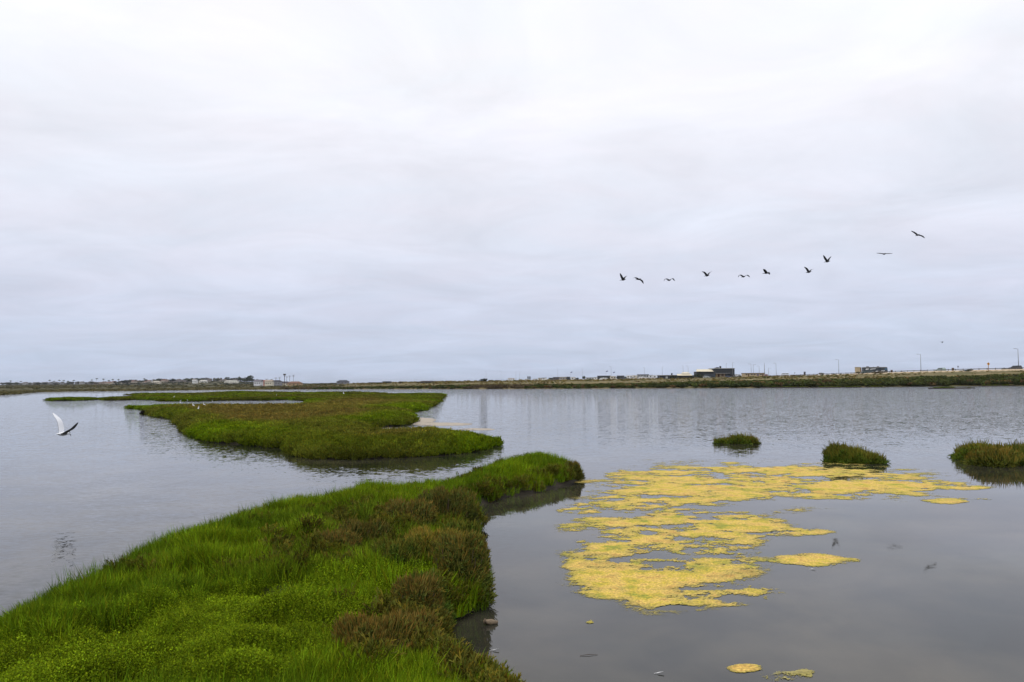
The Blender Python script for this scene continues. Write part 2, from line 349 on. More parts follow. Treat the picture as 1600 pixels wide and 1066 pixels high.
# ------------------------------------------------------------------ tufts used by the scattered vegetation
def var_col(lo=0.7, hi=1.3, warm=0.0):
    b = random.uniform(lo, hi); w = random.uniform(-1, 1) * warm
    return (b * (1 + w), b * (1 - 0.15 * abs(w)), b * (1 - 0.4 * w))
def blade(m, x, y, h, lean, az, w, c, tipc=None, z=0.0):
    ca, sa = math.cos(az), math.sin(az); px_, py_ = -sa * w, ca * w
    face = random.uniform(0, math.pi); px_, py_ = math.cos(face) * w, math.sin(face) * w
    mx_, my_ = x + ca * lean * 0.35 * h, y + sa * lean * 0.35 * h; tx, ty = x + ca * lean * h, y + sa * lean * h
    zt = z + h * math.sqrt(max(0.1, 1 - 0.6 * lean * lean))
    o = len(m.v)
    m.v += [(x - px_, y - py_, z), (x + px_, y + py_, z), (mx_ + px_ * .8, my_ + py_ * .8, z + (zt - z) * .6), (mx_ - px_ * .8, my_ - py_ * .8, z + (zt - z) * .6), (tx, ty, zt)]
    m.f += [(o, o + 1, o + 2, o + 3), (o + 3, o + 2, o + 4)]; m.mi += [0, 0]; m.c += [c] * 4 + [tipc or c]
def mk_coll(name, meshes):
    c = bpy.data.collections.new(name)
    for i, me in enumerate(meshes): c.objects.link(bpy.data.objects.new(f'{name}_{i}', me))
    return c
def grass_tuft(n, rad, h, w, lean=0.45):
    m = MB()
    for _ in range(n):
        a = random.uniform(0, 6.283); r = rad * math.sqrt(random.random())
        c = var_col(0.55, 1.4, 0.18)
        if random.random() < 0.08: c = (c[0] * 1.6, c[1] * 1.05, c[2] * 1.5)
        blade(m, r * math.cos(a), r * math.sin(a), h * random.uniform(0.5, 1.15), random.uniform(0.05, lean), a + random.uniform(-1.2, 1.2), w * random.uniform(.7, 1.3), c)
    return m.mesh('grass_tuft', FOL_I, var=True)
def leafy(n, rad, h, size):
    m = MB()
    for _ in range(n):
        a = random.uniform(0, 6.283); r = rad * math.sqrt(random.random()); H = h * random.uniform(0.4, 1.0) * (1 - 0.35 * (r / rad) ** 2)
        c = var_col(0.55, 1.45, 0.15); sx, sy = r * math.cos(a), r * math.sin(a)
        for k in range(4):
            b = random.uniform(0, 6.283); s = size * random.uniform(.6, 1.3); z = H * (0.45 + 0.18 * k)
            dx, dy = math.cos(b) * s, math.sin(b) * s; ox, oy = -dy * .32, dx * .32; up = s * random.uniform(.2, .9)
            o = len(m.v); m.v += [(sx, sy, z), (sx + dx * .5 + ox, sy + dy * .5 + oy, z + up * .55), (sx + dx, sy + dy, z + up), (sx + dx * .5 - ox, sy + dy * .5 - oy, z + up * .55)]
            m.f += [(o, o + 1, o + 2, o + 3)]; m.mi += [0]; m.c += [c] * 4
    return m.mesh('leafy_tuft', FOL_I, var=True)
def spike(m, p, d, L, w, c, tc):
    d = d.normalized(); a = d.orthogonal().normalized(); b = d.cross(a); o = len(m.v)
    q = p + d * L * 0.72; e = p + d * L
    for base, s in ((p, .75), (q, 1.0)):
        for k in range(3):
            t = 2.094 * k; v = base + (a * math.cos(t) + b * math.sin(t)) * w * s; m.v.append(tuple(v)); m.c.append(c if s < 1 else tc)
    m.v.append(tuple(e)); m.c.append(tc)
    m.f += [(o, o + 1, o + 4, o + 3), (o + 1, o + 2, o + 5, o + 4), (o + 2, o, o + 3, o + 5), (o + 3, o + 4, o + 6), (o + 4, o + 5, o + 6), (o + 5, o + 3, o + 6)]; m.mi += [0] * 6
def pickle(m, n, rx, ry, h, L, w, red=0.3):
    for _ in range(n):
        a = random.uniform(0, 6.283); ct = random.random() ** 0.8; st = math.sqrt(max(0, 1 - ct * ct)); lump = 0.82 + 0.26 * math.sin(a * 3 + rx * 9) * math.sin(ct * 5 + 1)
        f = random.uniform(0.62, 1.0) * lump
        p = Vector((rx * st * math.cos(a) * f, ry * st * math.sin(a) * f, max(0.02, h * ct * f)))
        d = Vector((st * math.cos(a) * .9, st * math.sin(a) * .9, 0.75)) + Vector([random.uniform(-.4, .4) for _ in range(3)])
        c = var_col(0.55, 1.35, 0.15); tc = c
        if random.random() < red: tc = (c[0] * 1.25, c[1] * 1.02, c[2] * .75)
        l = L * random.uniform(.6, 1.4); spike(m, p, d, l, w, c, tc)
        for k in range(2):
            s = p + d.normalized() * l * random.uniform(.25, .6); d2 = d + Vector([random.uniform(-.8, .8) for _ in range(3)])
            spike(m, s, d2, l * .55, w * .8, c, tc)
def pickle_mesh(n, rx, ry, h, L, w, red, mt):
    m = MB(); pickle(m, n, rx, ry, h, L, w, red); return m.mesh('pickleweed_clump', mt, var=True)
def bush_mesh(n, rad, h, size, mt, name='scrub_clump'):
    m = MB(); lobes = [(random.uniform(-.5, .5) * rad, random.uniform(-.5, .5) * rad, random.uniform(.35, .7) * h, random.uniform(.4, .65)) for _ in range(5)]
    for _ in range(n):
        lx, ly, lz, lr = random.choice(lobes); v = Vector([random.gauss(0, 1) for _ in range(3)]).normalized() * random.uniform(.6, 1.0)
        p = Vector((lx + v.x * lr * rad, ly + v.y * lr * rad, max(0.03 * h, lz + v.z * lr * h * .6)))
        d = Vector([random.uniform(-1, 1) for _ in range(3)]).normalized(); e = (d.orthogonal().normalized()) ; c = var_col(.5, 1.4, .2)
        s = size * random.uniform(.6, 1.4); o = len(m.v)
        m.v += [tuple(p - d * s), tuple(p + e * s * .5), tuple(p + d * s), tuple(p - e * s * .5)]; m.f += [(o, o + 1, o + 2, o + 3)]; m.mi += [0]; m.c += [c] * 4
    return m.mesh(name, mt, var=True)
C_GRASS = mk_coll('grass_tufts', [grass_tuft(75, 0.12, 0.18, 0.0038, .7) for _ in range(4)])
C_TALL = mk_coll('tall_grass_tufts', [grass_tuft(22, 0.09, 0.40, 0.0045, 0.55) for _ in range(3)])
C_LEAF = mk_coll('leafy_tufts', [leafy(130, 0.15, 0.15, 0.013) for _ in range(4)])
C_PICK = mk_coll('pickleweed_tufts', [pickle_mesh(260, .17, .17, .24, .06, .0045, .35, FOL_I) for _ in range(3)])
def mound(n, rx, h, L, w, ng, gh):
    m = MB(); pickle(m, n, rx, rx, h, L, w, .15)
    for _ in range(ng):
        a = random.uniform(0, 6.283); r = rx * .8 * math.sqrt(random.random())
        blade(m, r * math.cos(a), r * math.sin(a), gh * random.uniform(.6, 1.1), random.uniform(.1, .6), random.uniform(0, 6.28), w * .8, var_col(.55, 1.3, .15))
    return m.mesh('marsh_mound', FOL_I, var=True)
C_MID = mk_coll('marsh_tufts', [mound(120, .36, .20, .085, .010, 26, .25) for _ in range(4)])
C_FAR = mk_coll('far_marsh_tufts', [mound(90, .8, .26, .16, .03, 20, .3) for _ in range(3)])
C_SCRUB = mk_coll('scrub_tufts', [bush_mesh(170, 1.2, 1.3, .2, FOL_I) for _ in range(4)])
NG = {}
def scatter_group(coll):
    if coll.name in NG: return NG[coll.name]
    g = bpy.data.node_groups.new('scatter_' + coll.name, 'GeometryNodeTree')
    g.interface.new_socket('Geometry', in_out='INPUT', socket_type='NodeSocketGeometry'); g.interface.new_socket('Geometry', in_out='OUTPUT', socket_type='NodeSocketGeometry')
    n = g.nodes.new; l = g.links.new
    gi, go, ip, ci = n('NodeGroupInput'), n('NodeGroupOutput'), n('GeometryNodeInstanceOnPoints'), n('GeometryNodeCollectionInfo')
    ci.inputs[0].default_value = coll; ci.inputs['Separate Children'].default_value = True; ci.inputs['Reset Children'].default_value = True
    ip.inputs['Pick Instance'].default_value = True
    def na(nm, ty):
        a = n('GeometryNodeInputNamedAttribute'); a.data_type = ty; a.inputs['Name'].default_value = nm; return a.outputs['Attribute']
    er = n('FunctionNodeEulerToRotation'); l(na('rot', 'FLOAT_VECTOR'), er.inputs[0])
    l(gi.outputs[0], ip.inputs['Points']); l(ci.outputs[0], ip.inputs['Instance']); l(na('pick', 'INT'), ip.inputs['Instance Index'])
    l(er.outputs[0], ip.inputs['Rotation']); l(na('scl', 'FLOAT_VECTOR'), ip.inputs['Scale']); l(ip.outputs[0], go.inputs[0])
    NG[coll.name] = g; return g
def scatter(name, P, scl, tintc, coll, label, cat, tilt=0.15, zscl=None):
    n = len(P); me = bpy.data.meshes.new(name); me.vertices.add(n); me.vertices.foreach_set('co', np.asarray(P, np.float32).ravel())
    rot = np.stack([rng.normal(0, tilt, n), rng.normal(0, tilt, n), rng.uniform(0, 6.283, n)], -1)
    sv = np.stack([scl, scl, scl * (zscl if zscl is not None else 1)], -1)
    for nm, ty, key, val in (('rot', 'FLOAT_VECTOR', 'vector', rot), ('scl', 'FLOAT_VECTOR', 'vector', sv),
                             ('tint', 'FLOAT_COLOR', 'color', np.concatenate([tintc, np.ones((n, 1))], 1)), ('pick', 'INT', 'value', rng.integers(0, len(coll.objects), n))):
        a = me.attributes.new(nm, ty, 'POINT'); a.data.foreach_set(key, np.asarray(val, np.int32 if ty == 'INT' else np.float32).ravel())
    o = bpy.data.objects.new(name, me); COL.objects.link(o); md = o.modifiers.new('scatter', 'NODES'); md.node_group = scatter_group(coll)
    return tag(o, label, cat, kind='stuff')
def mixc(a, b, t): t = np.asarray(t)[:, None]; return np.asarray(a) * (1 - t) + np.asarray(b) * t
GREEN, DEEP, LIME = np.array([.152, .236, .007]), np.array([.096, .164, .007]), np.array([.120, .176, .005])
BROWN, RUST, OLIVE = np.array([.150, .125, .030]), np.array([.2, .10, .03]), np.array([.145, .160, .020])
def blob(px, py, cx_, cy_, rx, ry): return np.exp(-(((px - cx_) / rx) ** 2 + ((py - cy_) / ry) ** 2))

GB = 'pickleweed bushes on the right edge of the near bank'
DKB, RDB, GRB, YLB = (.112, .138, .030), (.150, .168, .036), (.110, .170, .024), (.195, .230, .036)
NEAR_BUSHES = [
    (690, 846, 132, .74, .8, 3200, DKB, .45, 'dark brown bush hanging over the water at the inner corner of the near bank', GB),
    (630, 838, 110, .60, .7, 2200, RDB, .35, 'reddish brown bush just left of the dark corner bush'),
    (560, 868, 110, .52, .6, 2400, DKB, .4, 'low dull brown bush surrounded by green grass in the middle of the bank'),
    (668, 895, 150, .66, .75, 3600, YLB, .5, 'yellowish rust tipped bush in the middle of the right edge'),
    (720, 905, 84, .64, .8, 2200, GRB, .3, 'dull green bush behind the lobe that bulges into the water'),
    (715, 952, 116, .74, .8, 3600, (.145, .175, .034), .3, 'big olive bush bulging furthest into the water beside the bank'),
    (650, 960, 90, .62, .8, 2600, RDB, .4, 'rusty bush left of the olive bush at the water'),
    (615, 905, 90, .46, .7, 2200, GRB, .3, 'dark green bush left of the yellowish rust tipped bush', GB),
    (520, 880, 90, .36, .6, 1800, RDB, .25, 'leftmost low brownish bush, out in the grass', GB),
    (664, 986, 76, .50, .7, 2400, GRB, .25, 'dark green bush above the small cove near the bottom'),
    (575, 1048, 160, .50, .6, 4200, (.155, .170, .034), .35, 'straggly brown and green bush at the bottom of the near bank'),
    (640, 1066, 110, .46, .7, 3600, RDB, .5, 'reddish bush beside the cove at the bottom of the picture'),
    (738, 1104, 96, .22, .7, 3000, (.185, .165, .04), .5, 'rust tipped bush at the lower tip of the bank, cut by the picture edge'),
    (897, 752, 30, .42, .8, 1500, (.125, .14, .03), .3, 'open brownish green bush at the very tip of the near bank')]
def bush_base(px_, py_, wpx, depth):
    q = at(px_, py_); ry = wpx / 2 / FPX * q.y * depth; inside = float(sd_near(np.array([q.x]), np.array([q.y + ry * .75]))[0]) > .45
    if inside: q = at(px_, py_, .28)
    rx = wpx / 2 / FPX * q.y; return q, rx, rx * depth, inside
# --- near bank cover
n = 64000
t_ = rng.uniform(-1.7, 0.3, n); y_ = np.exp(rng.uniform(math.log(3.2), math.log(23), n)); x_ = t_ * y_
d_ = sd_near(x_, y_); k = d_ > 0.0
k &= fbm(x_ * 4.2, y_ * 4.2, 33, 2) > rng.uniform(.14, .34, n)          # small gaps between the cushions
for a in NEAR_BUSHES:
    q, rx, ry, _ = bush_base(a[0], a[1], a[2], a[4])
    k &= ((x_ - q.x) / (rx * .85)) ** 2 + ((y_ - q.y - ry * .75) / (ry * .85)) ** 2 > rng.uniform(.6, 1.15, n)
x_, y_, d_ = x_[k], y_[k], d_[k]; z_ = z_near(x_, y_, d_)
P = np.stack([x_, y_, z_], -1); px, py = proj(P)
leafm = np.clip(blob(px, py, 430, 985, 260, 90) + blob(px, py, 60, 1060, 330, 70) + blob(px, py, 640, 930, 70, 50) * .6, 0, 1)
nz = fbm(x_ * 0.9, y_ * 0.9, 31); nz2 = fbm(x_ * 2.4, y_ * 2.4, 37)
leafsel = (leafm + (nz2 - .5) * 0.8 + rng.normal(0, .16, len(leafm))) > 0.52
brownm = np.clip(blob(px, py, 590, 840, 90, 45) + .3 * blob(px, py, 330, 905, 160, 16) + .3 * blob(px, py, 380, 815, 60, 14) + .45 * blob(px, py, 640, 1030, 100, 40) + .5 * blob(px, py, 480, 870, 60, 30), 0, 1)
tin = mixc(DEEP, GREEN, sstep(.3, .62, nz)); tin = tin * (0.75 + .5 * nz2)[:, None]
tin = mixc(np.zeros(3), tin, np.ones(len(tin)))
brownm = brownm * .4
tin = tin * (1 - brownm[:, None] * .6) + BROWN * (brownm * .6)[:, None] * (0.6 + .8 * nz2)[:, None]
lt = mixc(GREEN, LIME, np.clip(leafm * 1.1, 0, 1)) * (0.72 + .55 * nz2)[:, None]
dist = np.hypot(x_, y_); base = np.clip(0.78 + 0.02 * dist, .75, 1.2) * (0.75 + .5 * nz)
ind = np.exp(rng.normal(0, .27, len(dist)))[:, None]; tin = tin * ind; lt = lt * ind
g = ~leafsel
scatter('marsh_grass', P[g], base[g] * rng.uniform(.8, 1.2, g.sum()), tin[g], C_GRASS, 'thick green marsh grass covering the near bank', 'grass', .12, 0.8 + .5 * nz2[g])
g = leafsel
scatter('leafy_cover', P[g], base[g] * rng.uniform(.75, 1.15, g.sum()), lt[g], C_LEAF, 'low yellow green leafy cover at the front of the near bank', 'ground cover', .2, 0.7 + .8 * nz2[g])
edge = (d_ < 0.9) & (px < 760) & (py < 960) & (rng.random(len(d_)) < 0.5 * (nz2 > .42)) & (d_ > .1)
inner = (d_ > .5) & (rng.random(len(d_)) < 0.04)
g = (edge & (px - 0 < 760)) | (inner & ~leafsel)
scatter('tall_grass', P[g], rng.uniform(.45, .85, g.sum()), tin[g] * rng.uniform(.7, 1.15, (g.sum(), 1)), C_TALL, 'taller grass blades standing along the water edge of the near bank', 'grass', .16)
g = (rng.random(len(d_)) < np.clip(brownm * .45 + (d_ < .35) * .45 * (px > 600), 0, .9))
tp = mixc(OLIVE, BROWN * .9, nz2[g] * .7) * rng.uniform(.6, 1.1, (g.sum(), 1))
scatter('pickleweed_cover', P[g], rng.uniform(.6, 1.15, g.sum()), tp, C_PICK, 'brownish pickleweed growing among the grass of the near bank', 'ground cover', .2)

# --- island cover
n = 150000
t_ = rng.uniform(-0.70, 0.01, n); y_ = np.exp(rng.uniform(math.log(23), math.log(255), n)); x_ = t_ * y_
d_ = sd_isl(x_, y_); k = d_ > -.01; x_, y_, d_ = x_[k], y_[k], d_[k]; z_ = z_isl(x_, y_, d_); P = np.stack([x_, y_, z_], -1); px, py = proj(P)
nz = fbm(x_ * .22, y_ * .12, 41); nz2 = fbm(x_ * .8, y_ * .5, 43)
core = sstep(0.6, 3.2, d_)
redm = np.clip(blob(px, py, 470, 647, 200, 17) + .7 * blob(px, py, 360, 655, 80, 14) + .75 * blob(px, py, 640, 688, 110, 9) + .6 * blob(px, py, 560, 630, 90, 8) - .8 * blob(px, py, 610, 645, 45, 9), 0, 1) * core
redm = np.clip(redm * (0.55 + nz2) * 1.3, 0, 1); tind = np.exp(rng.normal(0, .22, len(nz2)))[:, None]
tin = mixc(GREEN * .95, OLIVE * .95, sstep(.35, .65, nz)) * (0.7 + .6 * nz2)[:, None]
tin = tin * (1 - .8 * redm[:, None]) + np.array([.195, .150, .038]) * (.8 * redm)[:, None] * (0.75 + .5 * nz2)[:, None]
lim = np.clip(blob(px, py, 560, 700, 170, 12) + blob(px, py, 470, 690, 60, 10), 0, 1)[:, None]; tin = tin * (1 - .5 * lim) + LIME * .5 * lim
tin[:] = np.where((py < 628)[:, None], tin * .8, tin)
nearm = y_ < 75
tin = tin * 1.05 * tind * (.7 + .6 * fbm(x_ * 1.7, y_ * 1.2, 49))[:, None]
scl = rng.uniform(.75, 1.25, len(y_)) * np.clip(y_ / 42, .75, 1.5)
g = nearm
scatter('island_marsh_grass', P[g], scl[g], tin[g], C_MID, 'green and reddish brown marsh plants covering the middle island', 'marsh plants', .15, (0.75 + .5 * nz2[g]) / np.clip(y_[g] / 42, .75, 1.5))
g = ~nearm & (rng.random(len(y_)) < .8)
scatter('far_marsh_grass', P[g], np.clip(y_[g] / 110, .8, 1.4), tin[g], C_FAR, 'flat green marsh plants on the far part of the island', 'marsh plants', .1, 0.6 / np.clip(y_[g] / 110, .8, 1.4) * rng.uniform(.8, 1.3, g.sum()))
# ------------------------------------------------------------------ pickleweed bushes that stand out one by one
TWIG = mat('twig', (0.06, 0.042, 0.03), 0.9, noise=20, amt=0.3)
def stems_mesh(rx, ry, h, n=26):
    m = MB()
    for _ in range(n):
        a = random.uniform(0, 6.283); r = random.uniform(.3, .95)
        e = Vector((rx * r * math.cos(a), ry * r * math.sin(a), h * math.sqrt(max(.05, 1 - r * r)) * .85)); b = Vector((e.x * .25, e.y * .25, -.05))
        mid = (b + e) * .5 + Vector((e.x * .15, e.y * .15, -.02)); m.tube([b, mid, e], [.011, .008, .004], 4)
    return m.mesh('stems', TWIG)
def shrub(px_, py_, wpx, h, depth, n, tint_, red, label, group, name='pickleweed_bush', cat='marsh bush', L=.072, w=.0050):
    """base front edge at the photo pixel; wpx wide"""
    p, rx, ry, inside = bush_base(px_, py_, wpx, depth); z = 0.0
    if inside: z = float(z_near(*(np.array([v]) for v in (p.x, p.y + ry * .75)), sd_near(np.array([p.x]), np.array([p.y + ry * .75])))[0]) - .06; h *= .74
    t = thing(name, label, cat, (p.x, p.y + ry * .75, z), 0, group)
    n = int(n * 1.6); m = MB(); pickle(m, n, rx, ry, h, L, w, red)
    for i in range(int(n * .22)):     # loose upright sprigs break the outline
        a = random.uniform(0, 6.283); r = random.random() ** .5 * .9; lump = .82 + .26 * math.sin(a * 3 + rx * 9) * math.sin(math.sqrt(1 - r * r) * 5 + 1)
        q = Vector((rx * r * math.cos(a) * lump, ry * r * math.sin(a) * lump, h * math.sqrt(1 - r * r) * lump * .95))
        c = var_col(.6, 1.3, .2); spike(m, q, Vector((random.uniform(-.35, .35) + .4 * r * math.cos(a), random.uniform(-.35, .35), 1)), L * random.uniform(1.0, 2.0), w * .8, c, (c[0] * 1.5, c[1] * .95, c[2]))
    f = m.build('foliage', FOL_O, t, var=True); f.color = tuple(tint_) + (1,)
    s = bpy.data.objects.new('stems', stems_mesh(rx, ry, h)); COL.objects.link(s); s.parent = t
    return t
for a in NEAR_BUSHES:
    shrub(*a[:9], group=GB)
GI = 'small bushes standing in the open water'
def islet(name, label, lobes, group, tints):
    """one island of several joined mounds: one thing, foliage per mound"""
    c = at(lobes[0][0], lobes[0][1]); t = thing(name, label, 'islet', (c.x, c.y, 0), 0, group)
    for (px_, py_, wpx, h, dep, n), ti in zip(lobes, tints):
        p = at(px_, py_); rx = wpx / 2 / FPX * p.y; ry = rx * dep; m = MB(); q = p - c
        pickle(m, n, rx, ry, h, .12, .009, .25)
        for _ in range(int(n * .3)):
            a = random.uniform(0, 6.283); r = random.random() ** .5 * .92
            s = Vector((rx * r * math.cos(a), ry * r * math.sin(a), h * math.sqrt(1 - r * r) * .9)); cc = var_col(.6, 1.3, .2)
            spike(m, s, Vector((random.uniform(-.4, .4) + .5 * r * math.cos(a), random.uniform(-.4, .4), 1)), (.13 * random.uniform(.6, 1.5) + (.12 if random.random() < .12 else 0)), .007, cc, (cc[0] * 1.5, cc[1] * .95, cc[2]))
        o = m.build('foliage', FOL_O, t, var=True); o.location = (q.x, q.y + ry * .8, -.07); o.color = tuple(ti) + (1,)
    rx = max(l[2] for l in lobes) * .5 / FPX * c.y; mm = MB(); ang = [2 * math.pi * k / 18 for k in range(18)]
    rr = [1 + random.uniform(-.12, .12) for _ in ang]
    mm.add([(rx * .8 * r * math.cos(a), rx * .4 * r * math.sin(a) + rx * .35, -.2) for a, r in zip(ang, rr)] + [(rx * .6 * r * math.cos(a), rx * .28 * r * math.sin(a) + rx * .35, .08) for a, r in zip(ang, rr)],
           [(k, (k + 1) % 18, (k + 1) % 18 + 18, k + 18) for k in range(18)] + [tuple(range(18, 36))])
    mm.build('mud_base', MUD, t); return t
OG, DG, BR = (.125, .185, .024), (.10, .15, .022), (.14, .165, .028)
islet('marsh_islet', 'smallest green bushy islet, left of the three in the open water', [(1158, 694, 42, .32, .5, 1100), (1134, 693, 36, .17, .5, 700), (1176, 693.5, 24, .24, .5, 600)], GI, [OG, OG, BR])
islet('marsh_islet', 'dark bushy islet at the back of the yellow algae, tall on the left', [(1312, 723, 44, .50, .5, 1500), (1330, 724, 60, .44, .5, 1700), (1350, 725, 60, .33, .5, 1400), (1368, 725, 42, .24, .5, 800)], GI, [DG, OG, OG, DG])
islet('marsh_islet', 'widest bushy islet, cut by the right edge of the picture', [(1534, 716, 66, .40, .6, 1600), (1572, 730, 92, .46, .7, 2400), (1550, 721, 86, .46, .7, 1800), (1618, 728, 110, .54, .8, 2400)], GI, [OG, BR, OG, DG])
shrub(223, 648, 11, .26, .6, 260, (.035, .034, .02), .1, 'lone dark weed clump in the water off the left side of the middle island', None, 'weed_clump', 'weed clump', .1, .012)

# ------------------------------------------------------------------ floating algae
def algae_mat(c0=(.30, .32, .03), c1=(.62, .46, .05), c2=(.76, .52, .12), c3=(.54, .31, .07)):   # yellow mat: orange, yellow and greenish drifts, brown where thin
    m = bpy.data.materials.new('floating_algae'); m.use_nodes = True; t = m.node_tree; b = t.nodes['Principled BSDF']; L = t.links.new
    g = t.nodes.new('ShaderNodeNewGeometry'); b.inputs['Roughness'].default_value = .75; b.inputs['Specular IOR Level'].default_value = .25
    def no(sc, d, r=.6):
        n = t.nodes.new('ShaderNodeTexNoise'); n.inputs['Scale'].default_value = sc; n.inputs['Detail'].default_value = d; n.inputs['Roughness'].default_value = r; L(g.outputs['Position'], n.inputs['Vector']); return n.outputs[0]
    cr = t.nodes.new('ShaderNodeValToRGB'); L(no(2.0, 8, .74), cr.inputs[0]); e = cr.color_ramp.elements
    e[0].position = .38; e[0].color = c0 + (1,); e[1].position = .62; e[1].color = c3 + (1,)
    for p, c in ((.455, c1), (.53, c2)): q = e.new(p); q.color = c + (1,)
    fine = t.nodes.new('ShaderNodeMapRange'); L(no(38, 3, .7), fine.inputs[0]); fine.inputs[1].default_value = .3; fine.inputs[2].default_value = .7; fine.inputs[3].default_value = .42; fine.inputs[4].default_value = 1.25
    th = t.nodes.new('ShaderNodeAttribute'); th.attribute_name = 'body'
    mm = t.nodes.new('ShaderNodeMix'); mm.data_type = 'RGBA'; L(th.outputs['Fac'], mm.inputs[0]); mm.inputs[6].default_value = (.34, .30, .07, 1); L(cr.outputs[0], mm.inputs[7])
    vm = t.nodes.new('ShaderNodeVectorMath'); vm.operation = 'SCALE'; L(mm.outputs[2], vm.inputs[0]); L(fine.outputs[0], vm.inputs['Scale']); L(vm.outputs[0], b.inputs['Base Color'])
    al = t.nodes.new('ShaderNodeMath'); al.operation = 'ADD'; L(th.outputs['Fac'], al.inputs[0]); L(no(16, 5, .75), al.inputs[1])
    ar = t.nodes.new('ShaderNodeMapRange'); L(al.outputs[0], ar.inputs[0]); ar.inputs[1].default_value = .58; ar.inputs[2].default_value = .92; L(ar.outputs[0], b.inputs['Alpha'])   # thin places are a net of threads
    bp = t.nodes.new('ShaderNodeBump'); bp.inputs['Strength'].default_value = .8; bp.inputs['Distance'].default_value = .02; L(no(26, 4, .7), bp.inputs['Height']); L(bp.outputs[0], b.inputs['Normal'])
    return m
ALG = algae_mat(); ALGB = algae_mat((.20, .17, .06), (.34, .28, .09), (.42, .36, .17), (.50, .46, .36))
def algae(name, label, blobs, holes, bounds, step, cut, seed, rag=.55, group=None, m=None, one=True):
    """blobs: soft ellipses (photo pixels) whose sum minus ragged noise decides where the mat floats"""
    (pa, pb, pc, pd_) = bounds; cs = [at(pa, pb), at(pc, pb), at(pa, pd_), at(pc, pd_)]
    x0, x1 = min(c.x for c in cs), max(c.x for c in cs); y0, y1 = min(c.y for c in cs), max(c.y for c in cs)
    X, Y = np.meshgrid(np.arange(x0, x1, step), np.arange(y0, y1, step * 1.35))
    X = X + rng.uniform(-.4, .4, X.shape) * step; Y = Y + rng.uniform(-.4, .4, Y.shape) * step
    px, py = proj(np.stack([X, Y, np.zeros_like(X)], -1)); F = np.zeros_like(X)
    for (a, b, rx, ry, w) in blobs: F = np.maximum(F, w * np.exp(-(((px - a) / rx) ** 2 + ((py - b) / ry) ** 2) ** 1.6))
    for (a, b, rx, ry, w) in holes: F = F - w * np.exp(-(((px - a) / rx) ** 2 + ((py - b) / ry) ** 2))
    nz = fbm(X * 1.5, Y * 2.4, seed, 5) * .55 + fbm(X * 5, Y * 6, seed + 3, 3) * .3 + rng.random(X.shape) * .10
    nz = nz + (fbm(X * 13, Y * 17, seed + 9, 2) - .5) * .16
    V = F - rag * (nz - .475) * 7.5 * np.clip(F * 1.6, 0, 1) - cut; V = np.where(F < .16, -1, V)
    keep = np.zeros(X.shape, bool); kk = V > 0
    keep[:-1, :-1] = kk[:-1, :-1] & (kk[1:, 1:] | kk[:-1, 1:])
    if one:                                    # a small mat is one piece: drop crumbs that came loose
        lab = np.where(keep, np.arange(keep.size).reshape(keep.shape) + 1, 0)
        for _ in range(400):
            old = lab; g_ = np.pad(lab, 1); lab = np.where(keep, np.maximum.reduce([g_[1:-1, 1:-1], g_[:-2, 1:-1], g_[2:, 1:-1], g_[1:-1, :-2], g_[1:-1, 2:]]), 0)
            if (lab == old).all(): break
        v_, c_ = np.unique(lab[lab > 0], return_counts=True); keep = lab == v_[c_.argmax()]
    Z = .0015 + .004 * np.clip(V * 2.5, 0, 1) * (.4 + fbm(X * 7, Y * 7, seed + 5, 3)) 
    idx = np.arange(X.size).reshape(X.shape); c = keep[:-1, :-1]
    q = np.stack([idx[:-1, :-1][c], idx[:-1, 1:][c], idx[1:, 1:][c], idx[1:, :-1][c]], -1)
    used = np.unique(q); mp = np.full(X.size, -1); mp[used] = np.arange(len(used)); q = mp[q]
    P = np.stack([X, Y, Z], -1).reshape(-1, 3)[used]; org = P.mean(0); org[2] = 0; P = P - org
    me = bpy.data.meshes.new(name); me.vertices.add(len(P)); me.vertices.foreach_set('co', P.astype(np.float32).ravel())
    me.loops.add(q.size); me.loops.foreach_set('vertex_index', q.astype(np.int32).ravel()); me.polygons.add(len(q)); me.polygons.foreach_set('loop_start', np.arange(0, q.size, 4, dtype=np.int32))
    a = me.attributes.new('body', 'FLOAT', 'POINT'); a.data.foreach_set('value', np.clip((V.ravel()[used] - .04) * 1.25, 0, 1).astype(np.float32))
    me.materials.append(m or ALG); me.update(calc_edges=True); o = bpy.data.objects.new(name, me); COL.objects.link(o); o.location = org
    return tag(o, label, 'algae mat', None if not one else group, None if one else 'stuff')
GA = 'mats of floating yellow algae'
